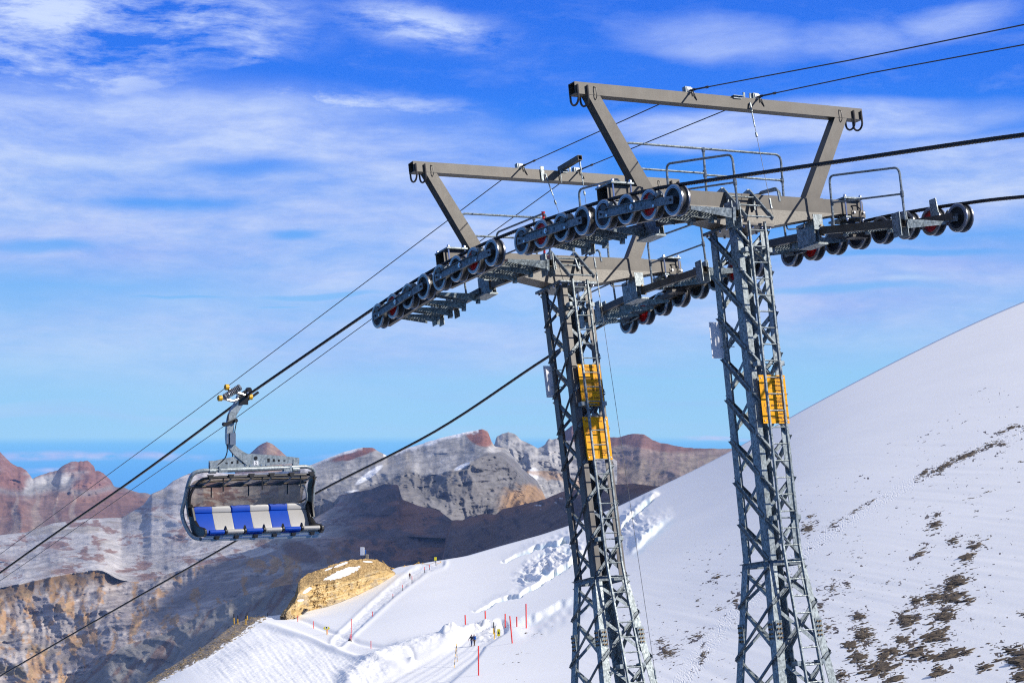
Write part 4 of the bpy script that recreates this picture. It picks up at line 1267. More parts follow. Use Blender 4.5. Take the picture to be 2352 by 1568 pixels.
def build_snow():
    cols = np.concatenate([np.arange(-500, 300, 20), np.arange(300, 1640, 2.6), np.arange(1640, 2420, 2.8), np.arange(2420, 3101, 30)])
    tv = np.concatenate([[0, .004, .01], np.linspace(.018, .62, 250), np.linspace(.62, 1., 90)[1:]])
    PX, T = np.meshgrid(cols, tv)
    PY = sky_y(PX) * (1 - T) + YB * T
    D, h, rough, ice, stone, dirt, tone = snow_detail(PX, PY)
    h = h * sstep(0, .012, T)
    d = rays(PX, PY); Pm = d * (D / d[..., 1])[..., None]; Pm[..., 2] += h
    # rows behind the skyline and towards the camera
    top = Pm[0]; back = []
    for k, dz in ((1.6, -.28), (1.2, -.10), (1.05, -.02)):
        q = top.copy(); q[:, :2] *= k; q[:, 2] += top[:, 1] * dz - 1.; back.append(q)
    bot = Pm[-1]; front = []
    for k in (.8, .5, .2, -.4):
        q = bot.copy(); q[:, :2] *= k; q[:, 2] = bot[:, 2] * (.5 + .5 * max(k, 0)) - 4.5 * (1 - max(k, 0)); front.append(q)
    Pm = np.concatenate([np.array(back), Pm, np.array(front)])
    z3 = np.zeros((3, len(cols))); z4 = np.zeros((4, len(cols)))
    ex = {k: np.concatenate([z3, a, z4]) for k, a in (('rough', rough), ('ice', ice), ('stone', stone), ('dirt', dirt), ('tone', tone))}
    return tag(grid_mesh('snow_field', Pm, MSNOW, extra=ex), kind='structure')
build_snow()


# ------------------------------------------------------------------ far mountains, each range at its own distance
def layer(name, cols, rows, spec, alb, amp_d, relief, jag, seed, mat=None, flat=0.):
    """rows: list of (py curve, distance curve) from skyline to foot; alb(px,py,t) -> base colours"""
    cols = np.asarray(cols, float)
    K = len(spec) - 1
    n = rows // K
    tv = np.concatenate([np.linspace(k, k + 1, n, endpoint=(k == K - 1)) for k in range(K)])
    PX, T = np.meshgrid(cols, tv)
    ys = [curve(s[0], cols) if i == 0 else scurve(s[0], cols, 16) for i, s in enumerate(spec)]; ds = [scurve(s[1], cols, 60) for s in spec]
    ys[0] = ys[0] + jag * (fbm(cols / 26., cols * 0 + seed, 5, seed, .62) - .5) * 2
    PY = np.zeros_like(PX); D = np.zeros_like(PX)
    for i, t in enumerate(tv):
        k = min(int(t), K - 1); f = t - k
        PY[i] = ys[k] * (1 - f) + ys[k + 1] * f; D[i] = ds[k] * (1 - f) + ds[k + 1] * f
    ys_ = np.where(T < flat, .30, .8)
    rid = fbm(PX / relief + .3 * fbm(PX / 90, PY / 90, 3, seed + 9), PY / (relief * ys_), 6, seed + 1, .55, True)
    sm = fbm(PX / (relief * 3), PY / (relief * 3 * np.minimum(ys_, 1)), 4, seed + 3)
    st = fbm(PX / 160., (PY + .12 * PX + 14 * sm) / 9., 4, seed + 5, .6)
    q1 = fbm(PX / 200 + 4, PY / 200, 3, seed + 21)
    big = fbm(PX / 150. + .5 * q1, PY / (170. * ys_) + .5 * sm, 9, seed + 23, .52, True)
    D = D * (1 - amp_d * ((big - .6) * 1.5 + (sm - .5) * .5 + (st - .5) * .12) * np.minimum(1, .2 + T * 2))
    d = rays(PX, PY); Pm = d * (D / d[..., 1])[..., None]
    b = Pm[0].copy(); b[:, :2] *= 1.12; b[:, 2] -= 120 + .02 * b[:, 1]
    b2 = Pm[-1].copy(); b2[:, 2] -= .06 * b2[:, 1]
    C = alb(PX, PY, T, rid, sm, st)
    Pm = np.concatenate([[b], Pm, [b2]]); C = np.concatenate([C[:1], C, C[-1:]])
    return tag(grid_mesh(name, Pm, mat or MROCK, C), kind='structure')

BRN = (.25, .125, .095); PALE = (.44, .42, .405); GREY = (.22, .21, .205); ORG = (.46, .27, .125); DARK = (.075, .06, .055); SNOWC = (.80, .80, .82); PINK = (.30, .225, .19); TAN = (.36, .30, .22)


def z8(x, y): return (x / 2.5265, 947.5 + y / 2.5265)
def zr(x, y): return (660.3 + x / 3.1508, 964.7 + y / 3.1508)

# M1: left red-brown mountain with the pale summit block
m1 = [(-900, 1070), (-620, 1000), (-480, 1035), (-300, 1010), (-60, 1030)] + [z8(*p) for p in [(0, 225), (20, 245), (60, 290), (100, 310), (150, 330), (190, 375), (215, 365), (270, 350), (330, 340), (380, 305), (440, 278), (510, 278), (545, 300), (550, 330), (600, 360), (640, 390), (665, 430), (720, 435), (780, 450), (870, 470)]] + [(380, 1150)]
def a1(px, py, t, r, s, st):
    c = blend(np.zeros(px.shape + (3,)) + PALE, BRN, sstep(.35, .6, s + .35 * (st - .5)))
    low = sstep(0, 26, py - (1118 + 10 * np.sin(px / 30.)))
    c = blend(c, (.23, .125, .09), low * .9)
    c = blend(c, GREY, .7 * np.exp(-((py - 1125 - 8 * np.sin(px / 25)) / 8.) ** 2))
    fan = 0
    for cx, wd_ in ((36, 12), (84, 16), (168, 12), (128, 6)): fan = np.maximum(fan, sstep(1., .4, np.abs(px - cx - 4 * np.sin(py / 9.)) / (wd_ * np.clip((py - 1120) / 70, .12, 1.2))) * (py > 1122))
    return blend(c, (.33, .25, .20), fan * .8)
layer('red_mountain', np.arange(-900, 384, 3.), 120, [(m1, [(-300, 6400), (380, 6800)]), ([(-300, 1120), (380, 1165)], [(-300, 6000), (380, 6400)]), ([(-300, 1260), (60, 1225), (120, 1205), (200, 1192), (280, 1190), (330, 1160), (380, 1170)], [(-300, 5200), (380, 5900)])], a1, .03, 34., 5., 100)
# cone
def a6(px, py, t, r, s, st): return blend(np.zeros(px.shape + (3,)) + (.24, .13, .085), (.36, .24, .15), sstep(.5, .7, r) * .7)
layer('brown_cone', np.arange(540, 720, 3.), 60, [([(540, 1075), (560, 1056), (575, 1040), (590, 1027), (603, 1018), (613, 1014), (625, 1019), (640, 1030), (655, 1044), (668, 1058), (700, 1085), (720, 1100)], [(540, 7400), (720, 7400)]), ([(540, 1130), (720, 1140)], [(540, 6600), (720, 6600)])], a6, .02, 22., 1.5, 140)
# brown hills on the right
def a5(px, py, t, r, s, st):
    line = 1035 + 14 * np.sin(px / 60.) + 30 * (s - .5) + sstep(1500, 1600, px) * -12
    c = blend(np.zeros(px.shape + (3,)) + (.235, .13, .105), PINK, sstep(-6, 6, py - line))
    c = blend(c, TAN, .5 * sstep(.55, .75, r) * (py > line))
    c = blend(c, (.10, .06, .05), sstep(0, 14, py - curve([(1230, 1300), (1400, 1130), (1425, 1116), (1450, 1116), (1500, 1122), (1560, 1150), (1700, 1150)], px) - 6 * np.sin(px / 8.)))  # shadowed foot of the hills painted as a dark band
    return c
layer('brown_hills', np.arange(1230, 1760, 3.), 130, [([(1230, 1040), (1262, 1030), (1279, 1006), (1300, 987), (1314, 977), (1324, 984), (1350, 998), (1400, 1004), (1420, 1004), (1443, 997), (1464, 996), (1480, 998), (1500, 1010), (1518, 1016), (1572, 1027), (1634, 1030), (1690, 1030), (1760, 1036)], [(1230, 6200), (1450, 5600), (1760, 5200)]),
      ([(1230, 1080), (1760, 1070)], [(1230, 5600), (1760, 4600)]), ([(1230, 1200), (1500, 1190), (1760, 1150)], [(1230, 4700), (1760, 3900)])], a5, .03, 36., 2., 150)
# rocky peaks behind the massif
def a4(px, py, t, r, s, st):
    c = blend(np.zeros(px.shape + (3,)) + (.30, .29, .285), (.42, .40, .38), sstep(.45, .65, r))
    c = blend(c, (.10, .10, .11), sstep(.42, .3, r) * .8)
    c = blend(c, SNOWC, sstep(0, 4, 14 - ell(px, py, 1226, 1088, 1, 1.2)))
    return blend(c, ORG, .6 * sstep(.62, .7, s) * (py > 1080))
layer('rocky_peaks', np.arange(1120, 1420, 2.4), 110, [([zr(*p) for p in [(1450, 260), (1500, 170), (1512, 122), (1550, 97), (1600, 80), (1650, 97), (1690, 140), (1750, 175), (1795, 200), (1810, 205), (1862, 183), (1890, 135), (1940, 125), (1990, 160), (2060, 150), (2150, 180), (2300, 240)]] + [(1420, 1060)], [(1120, 5300), (1420, 5300)]),
      ([(1120, 1080), (1420, 1080)], [(1120, 5000), (1420, 5000)]), ([(1120, 1190), (1420, 1190)], [(1120, 4300), (1420, 4300)])], a4, .05, 26., 5., 160)
# main massif
c2 = [zr(*p) for p in [(150, 330), (300, 270), (450, 215), (550, 195), (620, 198), (680, 235), (720, 258), (800, 225), (1000, 160), (1150, 120), (1300, 85), (1410, 65), (1450, 80), (1475, 150), (1500, 190), (1580, 205), (1650, 280), (1700, 350), (1800, 430), (1840, 500), (1870, 570), (1900, 600)]]
def a3(px, py, t, r, s, st):
    X, Y = (px - 660.3) * 3.1508, (py - 964.7) * 3.1508
    c = blend(np.zeros(px.shape + (3,)) + PALE, (.27, .26, .255), sstep(.42, .6, r) * .8)
    c = blend(c, TAN, .5 * sstep(.55, .66, s))
    c = blend(c, (.27, .12, .085), sstep(1.1, .85, ell(X, Y, 1390, 120, 110, 62, .5) + .3 * (s - .5)))
    c = blend(c, (.22, .10, .075), sstep(1.1, .85, ell(X, Y, 500, 235, 210, 38, -.3) + .4 * (r - .5)))
    edge = Y - np.interp(X, [150, 300, 450, 550, 700, 800, 1000, 1150, 1300, 1400], [330, 270, 215, 195, 262, 225, 160, 120, 85, 66])
    c = blend(c, SNOWC, sstep(46, 20, edge + 46 * (r - .5) + 10) * (X < 1380) * (np.abs(X - 620) > 75))
    c = blend(c, SNOWC, sstep(1.1, .9, ell(X, Y, 590, 395, 120, 22, -.62)))
    c = blend(c, SNOWC, sstep(1.1, .9, ell(X, Y, 400, 540, 120, 16, -.3)))
    c = blend(c, SNOWC, sstep(1.1, .9, ell(X, Y, 1265, 335, 65, 16, -.42)))
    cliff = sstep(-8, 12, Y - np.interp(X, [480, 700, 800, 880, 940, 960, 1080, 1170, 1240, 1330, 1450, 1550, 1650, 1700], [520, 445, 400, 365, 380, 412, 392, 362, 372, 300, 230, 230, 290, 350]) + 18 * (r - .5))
    c = blend(c, (.17, .16, .158), cliff * .85)  # semi-shade of the cliff front painted in below its edge
    c = blend(c, ORG, cliff * sstep(.56, .68, s + .18 * (r - .5)) * .75 * sstep(1480, 1620, X))
    return c
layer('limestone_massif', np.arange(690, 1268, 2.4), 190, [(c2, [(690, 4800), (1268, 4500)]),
      ([zr(*p) for p in [(100, 400), (480, 400), (700, 380), (800, 395), (880, 365), (940, 375), (960, 410), (1080, 390), (1170, 360), (1240, 370), (1330, 300), (1450, 240), (1550, 260), (1700, 400), (1870, 590), (1920, 610)]], [(690, 4200), (1000, 3800), (1130, 3700), (1268, 4000)]),
      ([zr(*p) for p in [(100, 640), (480, 560), (800, 600), (1100, 720), (1200, 780), (1400, 760), (1500, 740), (1870, 640), (1920, 640)]], [(690, 3700), (1000, 3500), (1268, 3600)])], a3, .04, 30., 2., 120)

# plateau, cliff band and valley on the left, running into the shaded valley
top = [(-300, 1260), (60, 1222), (120, 1202), (200, 1190), (280, 1188), (330, 1158)] + [z8(*p) for p in [(880, 470), (950, 440), (1000, 400), (1050, 372), (1100, 350), (1140, 345), (1180, 325), (1220, 330), (1270, 348), (1330, 352)]] + [(560, 1086), (600, 1084), (640, 1082), (680, 1075), (705, 1085)] + \
      [zr(*p) for p in [(190, 600), (300, 565), (490, 515), (600, 500), (700, 460), (800, 470), (830, 575), (960, 620), (1000, 630), (1060, 640), (1100, 655), (1190, 722), (1270, 722), (1320, 690)]] + [(1100, 1190)]
lip = [(-300, 1375)] + [z8(*p) for p in [(0, 1020), (150, 985), (300, 950), (450, 925), (620, 905), (640, 960), (750, 985), (900, 960), (1000, 925), (1100, 900), (1300, 860), (1500, 835), (1600, 800)]] + [(680, 1240), (740, 1235), (830, 1240), (900, 1230), (1000, 1235), (1100, 1240)]
foot = [(-300, 1640), (0, 1600), (180, 1560), (250, 1500), (290, 1478), (380, 1455), (440, 1420), (480, 1400), (560, 1365), (640, 1345), (700, 1335), (900, 1330), (1100, 1320)]
bot = [(-300, 1900), (300, 1760), (500, 1620), (700, 1520), (900, 1420), (1100, 1380)]
def a2(px, py, t, r, s, st):
    c = np.zeros(px.shape + (3,)) + (.52, .485, .47)
    big = fbm(px / 95., py / 26., 5, 301); patch = fbm(px / 42. + 2.2 * big, py / 15. + 1.6 * s, 7, 303, .66)
    c = blend(c, (.27, .15, .115), sstep(.51, .58, patch) * .85)
    c = blend(c, (.40, .375, .37), sstep(.5, .62, big) * .8)
    c = blend(c, TAN, sstep(.6, .7, s) * .5)
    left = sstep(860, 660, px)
    k = (t > 1) * 1.
    cl = blend(np.zeros(px.shape + (3,)) + (.30, .26, .25), (.43, .38, .355), sstep(.45, .62, st))
    o = fbm(px / 20. + 3 * s, py / 34., 5, 311, .6)
    cl = blend(cl, ORG, sstep(.52, .62, o) * .85)
    cl = blend(cl, (.42, .29, .15), sstep(.68, .76, o) * .7)
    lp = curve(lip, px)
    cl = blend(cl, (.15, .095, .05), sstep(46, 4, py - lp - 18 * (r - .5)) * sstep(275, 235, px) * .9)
    cl = blend(cl, (.26, .15, .06), sstep(.5, .65, fbm(px / 24., (py - px * .9) / 40., 4, 317)) * sstep(95, 25, py - lp) * sstep(275, 200, px) * .7)
    cl = blend(cl, (.20, .15, .07), sstep(.5, .62, fbm(px / 40., py / 24., 4, 319)) * sstep(1440, 1530, py) * sstep(220, 60, px) * .8)
    cl = blend(cl, (.16, .15, .16), sstep(.42, .30, r) * .6)
    c = c * (1 - k[..., None]) + cl * k[..., None]
    k2 = (t > 2) * 1.
    sc_ = blend(np.zeros(px.shape + (3,)) + (.25, .235, .22), (.19, .12, .095), sstep(.53, .62, fbm((px + .8 * py) / 22., (py - .8 * px) / 120., 4, 331)) * .8)
    sc_ = blend(sc_, (.31, .29, .27), sstep(.55, .68, fbm((px + .6 * py) / 16., (py - .6 * px) / 90., 4, 337)) * .6)
    c = c * (1 - k2[..., None]) + sc_ * k2[..., None]
    dk = blend(np.zeros(px.shape + (3,)) + (.135, .105, .11), (.27, .15, .115), sstep(.48, .62, big))  # rock right of the plateau: valley shade darkened into the colour
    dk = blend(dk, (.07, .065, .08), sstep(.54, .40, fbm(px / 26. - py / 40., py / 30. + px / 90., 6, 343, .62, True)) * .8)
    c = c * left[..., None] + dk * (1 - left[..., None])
    return blend(c, (.17, .10, .075), sstep(1., .6, ell(px, py, 690, 1265, 60, 26, .4) + .6 * (s - .5)) * .8)
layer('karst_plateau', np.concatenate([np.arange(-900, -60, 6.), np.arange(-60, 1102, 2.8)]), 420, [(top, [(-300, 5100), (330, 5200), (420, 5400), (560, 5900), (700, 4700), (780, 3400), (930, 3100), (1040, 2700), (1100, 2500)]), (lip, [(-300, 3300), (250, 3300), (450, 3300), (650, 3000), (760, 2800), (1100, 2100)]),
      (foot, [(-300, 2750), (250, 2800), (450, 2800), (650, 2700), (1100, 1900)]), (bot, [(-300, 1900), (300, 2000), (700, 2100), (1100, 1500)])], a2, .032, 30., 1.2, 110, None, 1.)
# spur coming down from the right, valley shade put into its dark colours
def a7(px, py, t, r, s, st):
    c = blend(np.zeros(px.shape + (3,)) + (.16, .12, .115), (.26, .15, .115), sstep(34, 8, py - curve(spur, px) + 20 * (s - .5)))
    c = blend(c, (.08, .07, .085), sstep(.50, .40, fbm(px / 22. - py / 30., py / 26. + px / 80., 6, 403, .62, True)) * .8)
    return blend(c, SNOWC, sstep(.70, .76, fbm(px / 9., py / 4., 4, 401)) * sstep(1., .6, ell(px, py, 1262, 1152, 50, 12, -.4)))
spur = [(994, 1345), (1012, 1290), (1026, 1225)] + [zr(*p) for p in [(1190, 722), (1270, 720), (1370, 690), (1420, 675), (1500, 680), (1560, 640), (1700, 612), (1870, 570), (1950, 535), (2010, 510)]] + [(1330, 1122), (1400, 1113), (1450, 1110), (1500, 1116), (1560, 1114), (1620, 1100)]
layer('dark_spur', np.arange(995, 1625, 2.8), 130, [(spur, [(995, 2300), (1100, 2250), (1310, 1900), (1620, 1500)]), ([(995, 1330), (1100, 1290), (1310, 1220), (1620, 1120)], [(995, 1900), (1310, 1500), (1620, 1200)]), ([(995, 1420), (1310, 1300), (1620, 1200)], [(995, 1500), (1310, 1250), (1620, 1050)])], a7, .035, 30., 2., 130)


# unseen summit added right of the frame, crest shaped to shade the valley
def summit():
    y = np.linspace(800, 3200, 100); x = np.linspace(700, 2600, 60)
    crest = np.interp(y, [800, 960, 1100, 1211, 1500, 2034, 2235, 2304, 2466, 2630, 2800, 2950, 3030, 3180], [-150, 420, 760, 800, 815, 880, 905, 890, 960, 990, 985, 985, 700, -150])
    Xg, Yg = np.meshgrid(x, y); Cg = crest[:, None] + 0 * Xg
    wx = np.exp(-((Xg - 1200) / np.where(Xg < 1200, 300, 700)) ** 2)
    Zg = -320 + (Cg + 320) * wx + 25 * (fbm(Xg / 120, Yg / 120, 5, 501) - .5) * wx
    c = blend(np.zeros(Xg.shape + (3,)) + (.2, .17, .15), SNOWC, sstep(.45, .55, fbm(Xg / 200, Yg / 200, 5, 503)))
    return tag(grid_mesh('shading_ridge', np.stack([Xg, Yg, Zg], -1), MROCK, c), kind='structure')
summit()

# ------------------------------------------------------------------ yellow rock outcrop
def z5b(x, y): return (287.1 + x / 3.7237, 1205.9 + y / 3.7237)
def outcrop():
    ot = [z5b(*p) for p in [(1325, 778), (1380, 700), (1450, 600), (1480, 500), (1500, 465), (1560, 412), (1700, 362), (1850, 312), (2000, 287), (2080, 286), (2150, 290), (2230, 330), (2270, 370), (2310, 402)]]
    ob = [z5b(*p) for p in [(1325, 800), (1380, 800), (1460, 780), (1560, 725), (1700, 690), (1800, 660), (2000, 580), (2180, 490), (2310, 410)]]
    cols = np.linspace(z5b(1325, 0)[0], z5b(2310, 0)[0], 330); tv = np.linspace(0, 1, 150)
    PX, T = np.meshgrid(cols, tv)
    yt = curve(ot, cols) + 2.5 * (fbm(cols / 7., cols * 0, 4, 601) - .5) * 2 * np.minimum(1, np.minimum(cols - cols[0], cols[-1] - cols) / 8)
    yb = np.maximum(curve(ob, cols), yt + .5) + 3
    PY = yt * (1 - T) + yb * T
    D0, _ = snow_base(cols, np.minimum(yb, 1500))
    hgt = (yb - yt)
    brk = np.clip(.42 + .1 * np.sin(PX / 40.), 0, 1)                 # flat gravelly top, then the cliff
    t1 = np.clip(T / brk, 0, 1); t2 = np.clip((T - brk) / (1 - brk), 0, 1)
    wob = PX + 6 * (fbm(PX / 20, PY / 20, 3, 611) - .5)
    lay = fbm(wob / 40., (PY + .30 * PX + 4 * fbm(PX / 25, PY / 25, 3, 612)) / 4.6, 6, 613, .66); jt = fbm((wob + .5 * PY) / 8., (PY - .3 * wob) / 22., 6, 615, .66, True); lump = fbm(PX / 18., PY / 12., 4, 617)
    off = hgt[None] * (1.7 * (1 - t1) + .10 * (1 - t2)) * .125
    rel = (T > brk) * (2.6 * (lay - .5) + 1.5 * (jt - .5)) + 3.2 * (lump - .5) + 1.0 * (fbm(PX / 2.2, PY / 2.2, 3, 619) - .5)
    D = D0[None] + off - rel * np.minimum(1, hgt / 15.)[None]
    d = rays(PX, PY); Pm = d * (D / d[..., 1])[..., None]
    b = Pm[0].copy(); b[:, 1] += 14; b[:, 2] -= 3; b2 = b.copy(); b2[:, 2] -= 25; b2[:, 1] += 6
    c = blend(np.zeros(PX.shape + (3,)) + (.48, .33, .14), (.56, .42, .22), sstep(.45, .6, lay))
    c = blend(c, (.13, .085, .04), sstep(.46, .32, jt) * .85 * (T > brk) + sstep(.36, .28, lay) * .6 * (T > brk))
    gv = fbm(PX / 1.6, PY / 1.2, 3, 641)
    c = blend(c, (.30, .19, .075), sstep(.03, -.05, T - brk + .12 * (lump - .5)) * .85)
    c = blend(c, (.13, .085, .04), sstep(.5, .62, gv) * .55 * (T < brk)); c = blend(c, (.5, .36, .18), sstep(.42, .34, gv) * .5 * (T < brk))
    c = blend(c, (.30, .26, .21), sstep(.55, .65, lump) * .5 * (T > brk))
    for cx, cy, rx, ry, a in ((1860, 410, 150, 30, -.35), (1560, 555, 45, 14, -.6), (1500, 640, 28, 9, -.1), (1850, 335, 60, 9, -.35), (2075, 310, 45, 5, .05), (1745, 372, 40, 6, -.4), (1720, 455, 20, 6, -.3)):
        X, Y = (PX - 287.1) * 3.7237, (PY - 1205.9) * 3.7237
        c = blend(c, SNOWC, sstep(1.05, .95, ell(X, Y, cx, cy, rx, ry, a) + .5 * (fbm(PX / 4, PY / 3, 3, 631) - .5)))
    Pm = np.concatenate([[b2], [b], Pm]); c = np.concatenate([c[:1], c[:1], c])
    o = grid_mesh('rock_outcrop', Pm, MCRAG, c)
    tag(o, 'big yellow rock outcrop with snow patches and a small box on top', 'rock')
outcrop()

# ================================================================== markers, people, stones on the snow
def z6s(x, y): return (861.3 + x / 4.551, 1234.6 + y / 4.551)


def upright(base, pt_top):
    """height in metres and sideways lean of a pole whose foot and tip are seen at these frame points"""
    q = snow_pt(*base); d = ray(*pt_top); q2 = d * (q[1] / d[1])
    return q, q2


def pole(name, base, top, mats, label, cat, group, r_px=1.45, split=None):
    q, q2 = upright(base, top)
    r = max(.025, r_px * q[1] / F)
    m = MB(); a = np.array((0, 0, -.4)); b = q2 - q
    if split is None:
        m.tube([a, b], r, 8)
    else:
        m.tube([a, b * split], r, 8); m.mi = 1; m.tube([b * split, b], r, 8)
    o = m.build(name, mats)
    o.location = q
    return tag(o, label, cat, group)

G = 'red marker poles along the snow tracks'
for b, t, lab in (
        ((715, 1018), (715, 940), 'short red marker pole left of the snow berm behind the two walkers'),
        ((946, 955), (942, 805), 'red marker pole straight above the two walkers'),
        ((1155, 908), (1151, 762), 'red marker pole behind the snow berm, right of the one above the walkers'),
        ((1361, 910), (1361, 792), 'red marker pole behind the leaning tall one, with its foot at the ice band'),
        ((1437, 1093), (1409, 816), 'tall red marker pole leaning to the left beside the small yellow warning sign'),
        ((1483, 920), (1481, 822), 'shortest red marker pole standing just right of the tall leaning one'),
        ((1582, 912), (1578, 687), 'red marker pole farthest right, nearest to the farther lift tower'),
        ((1083, 1432), (1081, 1127), 'thickest and nearest red marker pole at the bottom right of the groomed track'),
        ((195, 1130), (195, 1112), 'red marker pole buried in snow up to its tip')):
    pole('marker_pole', z6s(*b), z6s(*t), M['redpaint'], lab, 'marker pole', G)
for b, t, lab in (
        ((188, 650), (186, 585), 'faded red marker pole lowest along the right edge of the climbing side track'),
        ((290, 558), (288, 490), 'faded red marker pole second from the bottom beside the climbing side track'),
        ((387, 464), (386, 397), 'faded red marker pole just below the lone walker'),
        ((518, 362), (517, 303), 'faded red marker pole right of the lone walker, the lower of two'),
        ((569, 330), (569, 280), 'faded red marker pole nearest to the tall yellow sign post on the crest')):
    pole('marker_pole', z6s(*b), z6s(*t), [M['blackpaint'], M['redpaint']], lab, 'marker pole', G, .7, .5)
for b, t, lab in (
        ((1478, 828), (1477, 768), 'red marker pole at the foot of the yellow rock outcrop'),
        ((1613, 885), (1611, 818), 'red marker pole between the rock outcrop and the round yellow sign'),
        ((1731, 935), (1729, 865), 'red marker pole touching the round yellow sign post'),
        ((2104, 1060), (2103, 985), 'red marker pole right of the pair of red poles, below the side track'),
        ((2116, 782), (2117, 735), 'small red marker pole in the middle of the climbing side track')):
    pole('marker_pole', z5b(*b), z5b(*t), M['redpaint'], lab, 'marker pole', G, .8)
q = pole('marker_pole', z5b(1922, 1000), z5b(1926, 930), M['redpaint'], 'pair of red marker poles standing together in one dark foot', 'marker pole', G, .8)
m = MB(); r = .3; m.lathe([(-.3, .45), (.15, .3), (.45, .05)], 10, (0, 0, 0), 2); m.build('foot', M['blackpaint'], q)
m = MB(); m.tube([(.25, 0, 0), (.3, 0, 3.9)], .06, 8); m.build('second_pole', M['redpaint'], q)
q, q2 = at(*z5b(1517, 712), 505), at(*z5b(1527, 650), 505)
m = MB(); m.tube([(0, 0, -.5), q2 - q], .09, 8); o = m.build('marker_pole', M['redpaint']); o.location = q
tag(o, 'slanting red marker pole on the lower end of the yellow rock outcrop', 'marker pole', G)

G = 'yellow and black edge posts'
for b, t, lab in (((933, 842), (930, 757), 'leftmost black topped yellow post at the rubble edge'), ((965, 842), (963, 770), 'second black topped yellow post from the left at the rubble edge'),
                  ((1034, 850), (1032, 770), 'third black topped yellow post from the left, lowest at the rubble edge'), ((1046, 812), (1044, 745), 'rightmost black topped yellow post at the rubble edge')):
    pole('edge_post', z5b(*b), z5b(*t), [M['ylw2'], M['blackpaint']], lab, 'post', G, 1.2, .62)
pole('edge_post', z5b(1218, 778), z5b(1218, 745), [M['blackpaint'], M['blackpaint']], 'thin dark post alone on the crest of the groomed track', 'post', G, .7, .5)
for b, t, lab in (((1239, 985), (1241, 880), 'upright half black half yellow post right of the walkers'), ((1245, 1037), (1256, 920), 'leaning half black half yellow post right of the walkers')):
    pole('edge_post', z6s(*b), z6s(*t), [M['ylw2'], M['blackpaint']], lab, 'post', G, 1.2, .5)

# crossed striped poles by the track
q = snow_pt(*z6s(845, 1285)); A0 = empty('striped_bipod', 'pair of thin black and yellow striped poles leaning together by the track', 'marker pole', Matrix.Translation(q))
apex = at(*z6s(851, 1102), q[1]) - q
for bx, by in ((828, 1318), (860, 1258)):
    f = snow_pt(*z6s(bx, by)) - q
    m = MB()
    n = 9
    for i in range(n):
        m.mi = i % 2
        a, b = f + (apex - f) * i / n, f + (apex - f) * (i + 1) / n
        m.tube([a, b], .045, 6)
    m.build('pole', [M['ylw2'], M['blackpaint']], A0)

# small yellow signs
q, q2 = upright(z6s(1290, 1012), z6s(1296, 950)); hh = np.linalg.norm(q2 - q)
s_ = empty('warning_board', 'small yellow warning board with a dark triangle right of the walkers', 'sign', Matrix.Translation(q))
m = MB(); m.tube([(0, .05, -.4), (.1, .05, hh)], .04, 6); m.build('post', M['ylw2'], s_)
m = MB(); m.box(-.20, .30, -.02, .02, hh * .18, hh * .98); b_ = m.build('board', M['signyellow'], s_)
m = MB(); m.prism([(-.12, hh * .42), (.22, hh * .42), (.05, hh * .78)], -.03, -.022); m.build('triangle', M['blackpaint'], b_)
q, q2 = upright(z5b(1724, 940), z5b(1720, 862)); hh = np.linalg.norm(q2 - q)
s_ = empty('track_sign', 'round topped yellow sign on a yellow post beside the groomed track', 'sign', Matrix.Translation(q))
m = MB(); m.tube([(.1, .05, -.4), (0, .05, hh * .9)], .09, 8); m.build('post', M['ylw2'], s_)
m = MB(); m.prism([(-.5, hh * .62), (.5, hh * .62), (.62, hh * .8), (.35, hh * .97), (0, hh), (-.35, hh * .97), (-.62, hh * .8)], -.04, .02); b_ = m.build('board', M['signyellow'], s_)
m = MB(); m.lathe([(-.05, .26), (-.05, .0)], 14, (0, 0, hh * .84), 1); m.lathe([(-.05, .26), (-.042, .26)], 14, (0, 0, hh * .84), 1); m.build('emblem', M['panel'], b_)
m = MB(); m.lathe([(-.056, .16), (-.056, .0)], 12, (0, 0, hh * .84), 1); m.build('emblem_ring', M['blackpaint'], b_)
# rope barrier on the crest with posts
fp = [(186, 326, 312), (309, 300, 287), (458, 272, 248), (500, 270, 258), (637, 282, 196), (688, 252, 242)]
tops = []
RB = empty('rope_barrier', 'yellow rope barrier strung between small yellow posts on the snow crest', 'rope barrier', Matrix.Translation(snow_pt(*z6s(309, 300))))
o0 = np.array(snow_pt(*z6s(309, 300)))
for x, yb_, yt_ in fp:
    if x in (637,): continue
    q, q2 = upright(z6s(x, yb_ + 2), z6s(x, yt_)); m = MB(); m.tube([q - o0 - (0, 0, .5), q2 - o0], .09, 6); m.build('post', M['ylw2'], RB); tops.append(q2 - o0 - (0, 0, .1))
q, q2 = upright(z6s(640, 282), z6s(635, 196))
s_ = empty('sign_post', 'tall dark post with a narrow yellow board on the snow crest', 'sign', Matrix.Translation(q)); hh = np.linalg.norm(q2 - q)
m = MB(); m.tube([(0, 0, -.4), (-.3, 0, hh)], .09, 6); m.build('post', M['disc'], s_)
m = MB(); m.box(-.55, .15, -.12, -.05, hh * .60, hh * .95); m.build('board', M['signyellow'], s_)
tops.insert(4, q2 - o0 - (0, 0, hh * .55))
a0 = at(*z6s(75, 235), 575) - o0
m = MB()
for a, b in zip([a0] + tops[:-1], tops):
    m.tube([a + (b - a) * t - np.array((0, 0, .5 * 4 * t * (1 - t))) for t in np.linspace(0, 1, 7)], .05, 6)
m.build('rope', M['ylw2'], RB)

